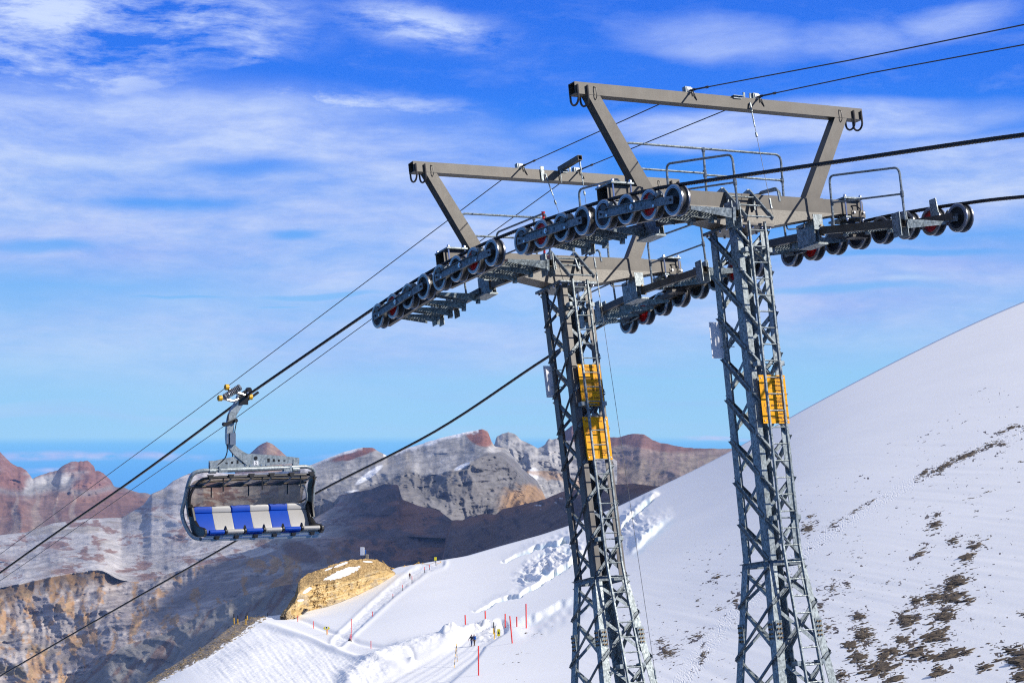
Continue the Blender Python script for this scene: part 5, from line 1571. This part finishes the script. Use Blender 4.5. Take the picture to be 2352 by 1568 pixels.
# measuring box and block on top of the outcrop
D_ = 552.
q = at(*z5b(2030, 286), D_ + 6)
ob = empty('instrument_mast', 'grey box on a mast beside a small stone block on top of the outcrop', 'cabinet', Matrix.Translation(q))
k = (D_ + 6) / F / 3.7237                               # metres per zoom px
m = MB(); m.box(-17 * k, 17 * k, -.9, .2, 32 * k, 98 * k); m.build('box', M['panel'], ob, .05)
m = MB(); m.tube([(-2 * k, 0, -1.), (-2 * k, 0, 40 * k)], .16, 8); m.tube([(24 * k, 0, -.5), (18 * k, 0, 70 * k)], .12, 6); m.build('mast', M['galv_dark'], ob)
m = MB(); m.prism([(14 * k, 35 * k), (32 * k, 40 * k), (30 * k, 78 * k), (18 * k, 70 * k)], .3, .36); m.build('solar_panel', M['jacketblue'], ob)
m = MB(); m.box(30 * k, 50 * k, -.8, .9, -8 * k, 36 * k); m.build('block', M['concrete'], ob)
# dark netting at the foot of the outcrop
m = MB(); pts = [(1460, 752), (1500, 722), (1545, 710), (1566, 718), (1530, 745), (1475, 762)]
base = snow_pt(*z5b(1505, 764))
vs = [at(*z5b(*p), base[1] + (4 if p[1] < 735 else 0)) - base for p in pts]
vs2 = [v + np.array((0, .8, -.3)) for v in vs]; n = len(vs)
m.add(vs + vs2, [tuple(range(n)), tuple(range(n, 2 * n))[::-1]] + [(i, (i + 1) % n, n + (i + 1) % n, n + i) for i in range(n)]); m.mi = 1
for t in np.linspace(.08, .92, 9):
    a = vs[5] * (1 - t) + vs[4] * t; b = vs[1] * (1 - t) + vs[2] * t
    m.tube([a + (0, -.15, 0), b + (0, -.15, 0)], .06, 5)
o = m.build('drain_grate', [M['black'], M['darkbrown']]); o.location = base
tag(o, 'black slatted netting lying at the foot of the yellow rock outcrop', 'netting')


# ------------------------------------------------------------------ people
def skinned(name, verts, edges, radii, mat, parent=None, root=0, sub=2):
    me = bpy.data.meshes.new(name); me.from_pydata(verts, edges, []); me.update(); me.materials.append(mat)
    o = bpy.data.objects.new(name, me); COL.objects.link(o)
    o.parent = parent
    s = o.modifiers.new('skin', 'SKIN'); s.use_smooth_shade = True
    if not me.skin_vertices:
        import bmesh
        bm = bmesh.new(); bm.from_mesh(me); bm.verts.layers.skin.verify(); bm.to_mesh(me); bm.free()
    for i, r in enumerate(radii):
        sv = me.skin_vertices[0].data[i]; sv.radius = (r, r) if np.isscalar(r) else r
        sv.use_root = (i == root)
    m = o.modifiers.new('sub', 'SUBSURF'); m.levels = sub; m.render_levels = sub
    return o


def person(q, label, face, height, jacket, trousers, stride=.12, arms=None, pack=None, hat=None, lean=0., group=None):
    """face: heading angle about z; built in a 1.75 m frame: x to the left of the body, -y forward"""
    s = height / 1.75
    R = Matrix.Translation(q) @ Matrix.Rotation(face, 4, 'Z') @ Matrix.Scale(s, 4)
    st = stride
    pel = (0, 0, .95); ch = (0, -lean * .6, 1.28); nk = (0, -lean, 1.50); hd = (0, -lean - .03, 1.60); tp = (0, -lean - .02, 1.73)
    V_ = [pel, (0, -lean * .3, 1.10), ch, nk, hd, tp]
    R_ = [(.15, .11), (.14, .10), (.17, .11), .055, (.078, .095), (.05, .06)]
    E_ = [(0, 1), (1, 2), (2, 3), (3, 4), (4, 5)]
    arms = arms or [[(.2, 0, 1.42), (.25, .03, 1.14), (.24, -.12, .92)], [(-.2, 0, 1.42), (-.25, .03, 1.14), (-.24, -.12, .92)]]
    for ch_ in arms:
        b = len(V_)
        V_ += [(p[0], p[1] - lean * .8, p[2]) for p in ch_] + [(ch_[2][0], ch_[2][1] - .05 - lean * .8, ch_[2][2] - .09)]; R_ += [.065, .048, .035, .038]
        E_ += [(2, b), (b, b + 1), (b + 1, b + 2), (b + 2, b + 3)]
    legs = []
    for sd in (1, -1):
        b = len(V_); f = -st * sd
        L = [(sd * .1, 0, .88), (sd * .11, f * .6 - .03, .49), (sd * .11, f, .09), (sd * .115, f - .15, .045)]
        legs.append(L); V_ += L; R_ += [.09, .065, .048, .042]; E_ += [(0, b), (b, b + 1), (b + 1, b + 2), (b + 2, b + 3)]
    body = skinned('person', V_, E_, R_, M['skin'])
    body.matrix_world = R
    tag(body, label, 'person', group)
    # jacket
    jv = [(0, 0, .86), (0, -lean * .3, 1.10), ch, (0, -lean * .9, 1.45)]; jr = [(.185, .14), (.175, .135), (.20, .14), (.10, .09)]; je = [(0, 1), (1, 2), (2, 3)]
    for ch_ in arms:
        b = len(jv); jv += [(p[0], p[1] - lean * .8, p[2]) for p in ch_]; jr += [.085, .068, .055]; je += [(2, b), (b, b + 1), (b + 1, b + 2)]
    skinned('jacket', jv, je, jr, jacket, body)
    tv = [(0, 0, .92)]; trr = [(.17, .13)]; te = []
    for L in legs:
        b = len(tv); tv += L[:3]; trr += [.11, .082, .068]; te += [(0, b), (b, b + 1), (b + 1, b + 2)]
    skinned('trousers', tv, te, trr, trousers, body)
    for L in legs:
        m = MB(); x, y, z = L[2]; m.smooth = True
        m.lathe([(.13, .05), (.10, .062), (.0, .06), (-.11, .052), (-.15, .02)], 10, (0, 0, 0), 1)
        o = m.build('boot', M['blackpaint'], body); o.location = (x, y - .06, .055); o.rotation_euler = (0, 0, pi); o.scale = (1, 1, .8)
        o.rotation_euler = (0, 0, 0)
    # face and hair
    m = MB()
    for sx in (-.03, .03): m.lathe([(-.012, .0), (-.006, .01), (.01, .012)], 8, (sx, hd[1] - .10, 1.635), 1)
    m.build('eyes', M['blackpaint'], body)
    m = MB(); m.prism([(-.012, 1.59), (.012, 1.59), (0, 1.635)], hd[1] - .125, hd[1] - .08); m.build('nose', M['skin'], body)
    m = MB(); m.box(-.025, .025, hd[1] - .105, hd[1] - .09, 1.555, 1.563); m.build('mouth', M['darkred'], body)
    m = MB(); m.smooth = True
    for sx in (-.088, .088): m.lathe([(-.01, .01), (0, .028), (.01, .02)], 8, (sx, hd[1], 1.61), 0)
    m.build('ears', M['skin'], body)
    hm = MB(); hm.lathe([(1.615, .104), (1.66, .108), (1.71, .092), (1.75, .06), (1.765, 0)], 16, (0, hd[1] + .012, 0), 2)
    if hat is not None: hm.lathe([(1.64, .118), (1.665, .118), (1.665, .1)], 16, (0, hd[1] + .012, 0), 2)
    hm.build('hat' if hat is not None else 'hair', hat or M['hair'], body)
    if pack:
        m = MB(); m.box(-.15, .15, .12 - lean * .5, .30 - lean * .5, 1.02, 1.48); m.box(-.12, .12, .30 - lean * .5, .36 - lean * .5, 1.06, 1.28); m.build('backpack', pack, body, .05)
        m = MB()
        for sx in (-.1, .1): m.tube(smooth_path([np.array(p) for p in [(sx, .14, 1.44), (sx, .0, 1.5), (sx, -.15 - lean, 1.38), (sx * 1.3, -.13, 1.15), (sx * 1.3, .12, 1.06)]], 4), .02, 6)
        m.build('strap', M['blackpaint'], body)
    # fingers
    for ch_ in arms:
        p = np.array((ch_[2][0], ch_[2][1] - .05 - lean * .8, ch_[2][2] - .09)); m = MB()
        for k, dx in enumerate((-.03, -.01, .01, .03)):
            L = (.075, .09, .085, .065)[k]
            m.tube([p + (dx, 0, -.02), p + (dx, -.02, -.02 - L * .55), p + (dx, -.055, -.02 - L)], [.011, .0095, .008], 6)
        sg = 1 if p[0] > 0 else -1
        m.tube([p + (-sg * .03, -.01, .01), p + (-sg * .055, -.035, -.02), p + (-sg * .045, -.06, -.05)], [.013, .011, .009], 6)
        m.build('fingers', M['skin'], body)
    return body


def stick(label, a, b):
    m = MB(); a, b = np.array(a), np.array(b)
    m.tube([(0, 0, 0), b - a], .014, 6); m.mi = 1; m.tube([(b - a) * .9, b - a], .022, 6); m.lathe([(.06, .05), (.065, .0)], 8, (0, 0, 0), 2)
    o = m.build('walking_pole', [M['disc'], M['blackpaint']]); o.location = a
    return tag(o, label, 'walking pole')

q1 = snow_pt(*z6s(1010, 1100)); q2_ = snow_pt(*z6s(1040, 1094))
hgt = 122 / 4.551 * q1[1] / F
person(q1, 'walker in a dark coat and blue jeans with a pole, left of the pair', radians(-25), hgt, M['navy'], M['jeans'], .2,
       [[(.2, 0, 1.42), (.27, .0, 1.16), (.2, -.16, 1.02)], [(-.2, 0, 1.42), (-.30, -.04, 1.18), (-.36, -.26, 1.06)]], None, M['darkred'], .05)
person(q2_, 'walker in a bright blue jacket with a backpack, right of the pair', radians(-35), hgt * .97, M['jacketblue'], M['browncloth'], .14,
       [[(.2, 0, 1.42), (.27, .05, 1.16), (.24, -.08, .95)], [(-.2, 0, 1.42), (-.27, .02, 1.16), (-.2, -.2, 1.05)]], M['blackpaint'], M['darkred'], .1)
s = hgt / 1.75
hp_ = Matrix.Translation(q1) @ Matrix.Rotation(radians(-25), 4, 'Z') @ Matrix.Scale(s, 4) @ Vector((-.36, -.36, 1.0))
ft = snow_pt(*z6s(993, 1096)); stick('thin walking pole in the right hand of the walker in dark coat', ft, tuple(hp_))
q3 = snow_pt(*z6s(363, 418))
person(q3, 'lone walker in a dark red jacket on the track by the rock outcrop', radians(15), 63 / 4.551 * q3[1] / F, M['darkred'], M['navy'], .1, None, None, M['hair'])

# ------------------------------------------------------------------ stones
def rock_mesh(seed, flat=.5):
    import bmesh
    bm = bmesh.new(); bmesh.ops.create_icosphere(bm, subdivisions=2, radius=1.)
    rs = np.random.RandomState(seed); pl = rs.normal(size=(9, 3)); pl /= np.linalg.norm(pl, axis=1)[:, None]; dd = rs.uniform(.45, .9, 9)
    for v in bm.verts:
        p = np.array(v.co)
        for n_, d_ in zip(pl, dd):
            k = p.dot(n_) - d_
            if k > 0: p = p - n_ * k
        p = p * (1 + .08 * rs.normal())
        v.co = (p[0] * 1.25, p[1], p[2] * flat)
    me = bpy.data.meshes.new('rock'); bm.to_mesh(me); bm.free()
    return me


def mat_stone():
    m, nt = material('dark_slate_stone')
    tc = nt.n('ShaderNodeTexCoord').outputs['Object']; geo = nt.n('ShaderNodeNewGeometry').outputs['Position']
    n1 = nt.noise(geo, 1.3, 4, .6); n2 = nt.noise(nt.mapping(tc, (1, 1, 4)), 3.5, 5, .65)
    c = nt.mix(nt.ramp(n1, [(.38, 0.), (.62, 1.)]), (.085, .064, .045), (.20, .152, .10))
    c = nt.mix(nt.ramp(n2, [(.35, .75), (.6, 0.)]), c, (.028, .023, .02))
    finish(nt, c, .85, 0., n2, .8, .06, spec=.2)
    return m
MSTONE = mat_stone()
RM = [rock_mesh(i, f) for i, f in enumerate((.45, .5, .6, .4, .55, .35, .5, .42))]
for me in RM: me.materials.append(MSTONE)
RV = []
for me in RM:
    v = np.zeros(len(me.vertices) * 3); me.vertices.foreach_get('co', v); f = [tuple(p.vertices) for p in me.polygons]; RV.append((v.reshape(-1, 3), f))

small = [(1575, 975, 28, 8, -.6, 40, 6), (1690, 980, 90, 30, -.35, 30, 4), (1740, 1000, 40, 30, -.3, 18, 4), (1350, 1310, 90, 20, -.2, 14, 4), (1500, 1205, 60, 12, -.4, 12, 5), (1600, 1200, 40, 10, -.2, 8, 5), (1440, 1295, 50, 8, 0, 8, 4), (1500, 1295, 40, 14, -.4, 9, 5), (1480, 1470, 30, 6, -.2, 3, 4), (1575, 1490, 30, 8, -.4, 4, 4), (1850, 905, 40, 10, -.1, 5, 4), (2050, 865, 14, 4, 0, 3, 3)]
rs = np.random.RandomState(5)
BV, BF = ([], []), ([], [])
def scatter(lst, conv, mx=1.):
    for (x, y, rx, ry, a, n, sz) in lst:
        for i in range(int(n * mx)):
            r_ = abs(rs.normal()) * .55; th = rs.uniform(0, 2 * pi); ex, ey = r_ * cos(th) * rx, r_ * sin(th) * ry
            X, Y = x + ex * cos(a) - ey * sin(a), y + ex * sin(a) + ey * cos(a)
            p = conv(X, Y)
            if p[1] > 1760 or p[0] > 2420 or p[1] < curve(SKY_Y, p[0]) + 3: continue
            s = sz * (.25 + .75 * rs.rand() ** 2.2) * max(.35, 1 - .35 * r_)
            s_frame = s / (2.415 if conv is z7 else 4.551 if conv is z6s else 3.7237)
            yield p, s_frame * 1.25
allst = []
for p, s in list(scatter(patches, z7, 1.25)) + list(scatter(small, z6s)): allst.append((p[0], p[1], s))
# bands of loose stone on the rubble slope at the lower left
for i in range(900):
    t = rs.rand(); x = 320 + 290 * t; ytop = curve(SKY_Y, x); yl = np.interp(x, [330, 420, 480, 540, 600, 615], [1590, 1540, 1508, 1468, 1431, 1418])
    allst.append((x, ytop + 1 + (yl - ytop) * rs.rand() ** .8, .8 + 2.4 * rs.rand() ** 3))
arr = np.array(allst)
D_a, h_a = snow_detail(arr[:, 0], arr[:, 1])[:2]
dr = rays(arr[:, 0], arr[:, 1]); pos = dr * (D_a / dr[:, 1])[:, None]; pos[:, 2] += h_a
size = arr[:, 2] * D_a / F
right = arr[:, 0] > 1250
order = np.argsort(-arr[:, 2] * right)
single = set()
taken = []
for i in order:                                     # stones that stand clear of others become things of their own
    if len(single) >= 60: break
    if arr[i, 1] > 1575 or arr[i, 0] > 2352 or arr[i, 0] < 1450: continue
    if all(math.hypot(arr[i, 0] - a, arr[i, 1] - b) > 16 for a, b in taken):
        taken.append((arr[i, 0], arr[i, 1])); single.add(i)
slope_n = np.array((-.25, -.1, 1.)); slope_n /= np.linalg.norm(slope_n)
offs = [0, 0]
for i in range(len(arr)):
    k = rs.randint(len(RV)); yaw = rs.uniform(-.5, .5) + (pi if rs.rand() < .5 else 0); sc_ = size[i]; mx = Matrix.Translation(pos[i]) @ Matrix.Rotation(rs.uniform(-.45, -.05), 4, 'Y') @ Matrix.Rotation(rs.uniform(-.2, .25), 4, 'X') @ Matrix.Rotation(yaw, 4, 'Z')
    sx, sy, sz = sc_ * rs.uniform(1.2, 2.3), sc_ * rs.uniform(1.2, 3.), sc_ * rs.uniform(.8, 1.5)
    if i in single:
        o = bpy.data.objects.new('rock', RM[k]); COL.objects.link(o)
        o.matrix_world = mx @ Matrix.Diagonal((sx * 1.7, sy * 1.5, sz * 1.5, 1))
        tag(o, 'dark flat slate rock poking out of the snow on the right slope', 'rock', 'dark rocks on the right snow slope')
    else:
        lf = arr[i, 0] < 640
        v = RV[k][0] * ((sx * .7, sy * .6, sz * 1.2) if lf else (sx, sy, sz)); Mx = np.array(mx)
        v = v @ Mx[:3, :3].T + Mx[:3, 3]
        q = 1 if lf else 0
        BV[q].append(v); BF[q].append(np.array(RV[k][1]) + offs[q]); offs[q] += len(v)
MRUB = MSTONE.copy(); MRUB.name = 'tan_rubble_stone'
for nd in MRUB.node_tree.nodes:
    if nd.type == 'MIX':
        for s_, c_ in ((6, (.24, .18, .10)), (7, (.42, .32, .19))):
            if not nd.inputs[s_].is_linked and not (s_ == 7 and nd.inputs[6].is_linked): nd.inputs[s_].default_value = c_ + (1,)
for q, (nm, mt, lab) in enumerate((('loose_stones', MSTONE, 'loose dark stones and gravel strewn over the snow slopes'), ('rubble_stones', MRUB, 'tan rubble covering the bare edge left of the groomed snow track'))):
    me = bpy.data.meshes.new(nm); me.from_pydata(np.concatenate(BV[q]).tolist(), [], np.concatenate(BF[q]).tolist()); me.update(); me.materials.append(mt)
    o = bpy.data.objects.new(nm, me); COL.objects.link(o)
    tag(o, lab, 'stones', None, 'stuff')

# ================================================================== sky, sun, camera
SUN = np.array([.785, -.1957, .5878])
w = bpy.data.worlds.new('World'); SC.world = w; w.use_nodes = True
nt = NT(w.node_tree)
tc = nt.n('ShaderNodeTexCoord').outputs['Generated']
sky = nt.n('ShaderNodeTexSky', sky_type='NISHITA'); sky.sun_disc = False
sky.sun_elevation = radians(36.); sky.sun_rotation = radians(104.); sky.altitude = 3000; sky.air_density = .8; sky.dust_density = 1.6; sky.ozone_density = 1.
sep = nt.n('ShaderNodeSeparateXYZ'); nt.l(tc, sep.inputs[0])
X, Y, Zc = sep.outputs
az = nt.math('ARCTAN2', X, Y)
el = nt.math('ARCSINE', Zc)


def fx(px): return atan2(px - CX, F)
def fy(py): return (YH - py) / F


# clear air by elevation
K = 10. / 1.5 / 2 ** .3 * 1.14
lo_, hi_ = -.20, .22
e01 = nt.math('DIVIDE', nt.math('SUBTRACT', el, lo_), hi_ - lo_, clamp=True)
def st_(py): return (fy(py) - lo_) / (hi_ - lo_)
clear = nt.ramp(e01, [(0., (.02, .03, .05)), (st_(1240), lin((56, 132, 236))), (st_(1180), lin((84, 166, 248))), (st_(1075), lin((104, 184, 252))), (st_(1018), lin((128, 202, 255))), (st_(1001), lin((168, 222, 252))), (st_(850), lin((158, 218, 252))), (st_(700), lin((132, 200, 252))),
                      (st_(500), lin((48, 160, 252))), (st_(350), lin((0, 132, 250))), (st_(200), lin((0, 112, 240))), (st_(0), lin((0, 100, 228))), (1., lin((6, 80, 200)))])
# cloud cover: soft banks placed in azimuth and elevation, broken up by noise
cb = nt.n('ShaderNodeCombineXYZ'); nt.l(az, cb.inputs[0]); nt.l(el, cb.inputs[1])
P2 = cb.outputs[0]
warp = nt.n('ShaderNodeTexNoise'); warp.inputs['Scale'].default_value = 9.; warp.inputs['Detail'].default_value = 4; nt.l(P2, warp.inputs['Vector'])
wv = nt.n('ShaderNodeVectorMath', operation='MULTIPLY_ADD'); nt.l(warp.outputs['Color'], wv.inputs[0]); wv.inputs[1].default_value = (.05, .02, 0); wv.inputs[2].default_value = (0, 0, 0)
add = nt.n('ShaderNodeVectorMath', operation='ADD'); nt.l(P2, add.inputs[0]); nt.l(wv.outputs[0], add.inputs[1]); PW = add.outputs[0]
n_streak = nt.noise(nt.mapping(PW, (8, 40, 1), rot=(0, 0, .05)), 1., 12, .62)
n_soft = nt.noise(nt.mapping(PW, (5, 20, 1)), 1., 4, .5)
n_fine = nt.noise(nt.mapping(PW, (16, 58, 1), rot=(0, 0, .2)), 1., 12, .68)


def bank(px, py, rx, ry, rot=0., soft=.9):
    """an elliptical bank, 1 inside fading to 0; given in frame px"""
    mp = nt.n('ShaderNodeMapping', vector_type='TEXTURE')
    mp.inputs['Location'].default_value = (fx(px) + .03, fy(py) + .01, 0); mp.inputs['Rotation'].default_value = (0, 0, rot)
    mp.inputs['Scale'].default_value = (rx / F, ry / F, 1); nt.l(PW, mp.inputs['Vector'])
    ln = nt.n('ShaderNodeVectorMath', operation='LENGTH'); nt.l(mp.outputs[0], ln.inputs[0])
    mr = nt.n('ShaderNodeMapRange', interpolation_type='SMOOTHSTEP'); nt.l(ln.outputs['Value'], mr.inputs[0])
    mr.inputs[1].default_value = 1.; mr.inputs[2].default_value = 1. - soft; mr.inputs[3].default_value = 0.; mr.inputs[4].default_value = 1.
    return mr.outputs[0]


def union(lst):
    o = lst[0]
    for b in lst[1:]: o = nt.math('MAXIMUM', o, b)
    return o

veil = union([bank(250, 430, 1250, 270, 0, .45), bank(150, 320, 1000, 90, 0, .7), bank(900, 560, 900, 250, 0, .8), bank(1750, 300, 750, 70, .03, .6), bank(2150, 430, 620, 150, .02, .6), bank(1750, 700, 1200, 220, 0, .9), bank(700, 790, 1700, 190, 0, .9), bank(2250, 620, 600, 110, 0, .9), bank(1980, 262, 340, 36, 0, .8)])
wisp = union([bank(200, 90, 620, 170, .05, .7), bank(60, 190, 520, 150, 0, .8), bank(940, 65, 330, 80, -.12, .95), bank(520, 150, 120, 40, .3, .9), bank(760, 250, 460, 60, -.05, .9)])
lens = union([bank(1610, 95, 310, 78, -.12, .75), bank(1900, 110, 330, 62, .02, .9), bank(2200, 70, 200, 60, .1, .9)])
gaps = union([bank(560, 395, 300, 32, 0, .9), bank(1350, 330, 170, 50, 0, .9), bank(680, 545, 80, 18, 0, .8), bank(60, 575, 200, 26, 0, .8), bank(730, 678, 190, 9, 0, .6), bank(400, 682, 130, 5, .02, .6), bank(640, 699, 80, 3, .02, .7), bank(2050, 590, 330, 12, .03, .7), bank(1900, 668, 320, 14, 0, .8), bank(360, 470, 300, 24, 0, .95), bank(1400, 870, 900, 30, 0, .9), bank(1440, 400, 90, 40, 0, .9)])
d_v = nt.math('MULTIPLY', veil, nt.math('ADD', .50, nt.math('MULTIPLY', nt.ramp(nt.math('ADD', nt.math('MULTIPLY', n_streak, .68), nt.math('MULTIPLY', n_fine, .32)), [(.40, 0.), (.58, 1.)]), .48)))
d_w = nt.math('MULTIPLY', wisp, nt.ramp(nt.math('ADD', nt.math('MULTIPLY', n_fine, .75), nt.math('MULTIPLY', n_soft, .25)), [(.42, 0.), (.58, .95)]))
d_l = nt.math('MULTIPLY', nt.ramp(nt.math('ADD', lens, nt.math('MULTIPLY', nt.math('SUBTRACT', n_fine, .5), 1.1)), [(.0, 0.), (1.0, .9)]), nt.math('ADD', .5, nt.math('MULTIPLY', nt.ramp(n_soft, [(.3, 0.), (.7, 1.)]), .3)))
dens = nt.math('MAXIMUM', nt.math('MAXIMUM', d_v, d_w), d_l)
dens = nt.math('MULTIPLY', dens, nt.math('SUBTRACT', 1., nt.math('MULTIPLY', gaps, .72)))
low = nt.ramp(e01, [(st_(1003), 0.), (st_(930), .35), (st_(800), .85), (st_(700), 1.)])
dens = nt.math('MULTIPLY', dens, low)
# thin streaks near the horizon and a low bank of distant cloud over the lowland
hs = nt.math('MULTIPLY', nt.ramp(nt.noise(nt.mapping(PW, (4, 120, 1)), 1., 4, .55), [(.46, 0.), (.7, .35)]), nt.ramp(e01, [(st_(1000), 0.), (st_(960), 1.), (st_(760), 1.), (st_(650), 0.)]))
lowb = nt.math('MULTIPLY', union([bank(130, 1048, 320, 14, 0, .9), bank(330, 1044, 140, 14, 0, .9), bank(1000, 1046, 420, 12, 0, .9), bank(80, 1078, 70, 9, 0, .9), bank(1640, 1010, 120, 8, 0, .9)]),
               nt.ramp(nt.noise(nt.mapping(P2, (60, 190, 1)), 1., 5, .6), [(.34, 0.), (.56, .95)]))
dens = nt.math('MAXIMUM', nt.math('MAXIMUM', dens, hs), lowb)
ccol = nt.mix(nt.ramp(nt.math('ADD', nt.math('MULTIPLY', n_soft, .5), nt.math('MULTIPLY', n_fine, .5)), [(.40, 0.), (.60, 1.)]), lin((172, 194, 250)), lin((216, 230, 255)))
brt = union([bank(700, 258, 560, 44, .02, .9), bank(200, 385, 420, 26, 0, .9), bank(1500, 130, 200, 40, -.1, .9), bank(2060, 652, 90, 10, 0, .9)])
ccol = nt.mix(nt.math('MULTIPLY', brt, .7), ccol, lin((228, 240, 255)))
col = nt.mix(dens, clear, ccol)
sc_ = nt.n('ShaderNodeVectorMath', operation='SCALE'); nt.l(col, sc_.inputs[0]); sc_.inputs['Scale'].default_value = K
# higher up the graded band gives way to the plain physical sky
up = nt.n('ShaderNodeMapRange', interpolation_type='SMOOTHSTEP'); nt.l(el, up.inputs[0]); up.inputs[1].default_value = .24; up.inputs[2].default_value = .6
# unseen thin cirrus added over the rest of the dome to whiten fill light
veiled = nt.mix(nt.ramp(nt.noise(nt.mapping(tc, (2, 2, 5)), 1., 6, .6), [(.3, .15), (.7, .55)]), sky.outputs[0], (3.9, 4.1, 4.45))
fin = nt.mix(up.outputs[0], sc_.outputs[0], veiled)
bg = nt.n('ShaderNodeBackground'); nt.l(fin, bg.inputs[0]); bg.inputs[1].default_value = .15
out = nt.n('ShaderNodeOutputWorld'); nt.l(bg.outputs[0], out.inputs[0])

sl = bpy.data.lights.new('sun', 'SUN'); sl.energy = 4.6; sl.angle = radians(.53); sl.color = (1., .95, .87)
so = bpy.data.objects.new('sun', sl); COL.objects.link(so)
so.rotation_euler = Vector(-SUN).to_track_quat('-Z', 'Y').to_euler(); so.location = tuple(SUN * 100)

cam = bpy.data.cameras.new('camera'); co = bpy.data.objects.new('camera', cam); COL.objects.link(co)
cam.lens = 36. * F / 2352.; cam.sensor_width = 36.; cam.sensor_fit = 'HORIZONTAL'
cam.clip_start = .5; cam.clip_end = 60000.
co.rotation_euler = (pi / 2 + PITCH, 0, 0)
SC.camera = co
SC.view_settings.view_transform = 'Standard'; SC.view_settings.look = 'None'; SC.view_settings.exposure = .3; SC.view_settings.gamma = 1.
SC.view_settings.use_curve_mapping = False
SC.cycles.filter_width = 1.15; SC.cycles.use_denoising = False
SC.cycles.max_bounces = 6; SC.cycles.transparent_max_bounces = 12
HAZE = 4.5e-5
if HAZE:
    m = bpy.data.materials.new('haze_air'); m.use_nodes = True; hn = NT(m.node_tree)
    pv = hn.n('ShaderNodeVolumePrincipled'); pv.inputs['Density'].default_value = HAZE; pv.inputs['Color'].default_value = (.30, .52, 1., 1); pv.inputs['Anisotropy'].default_value = .2
    ho = hn.n('ShaderNodeOutputMaterial'); hn.l(pv.outputs[0], ho.inputs['Volume'])
    hb_ = MB(); hb_.box(-4600, 2800, -600, 9200, -1900, 1060)
    tag(hb_.build('haze', m), kind='stuff')
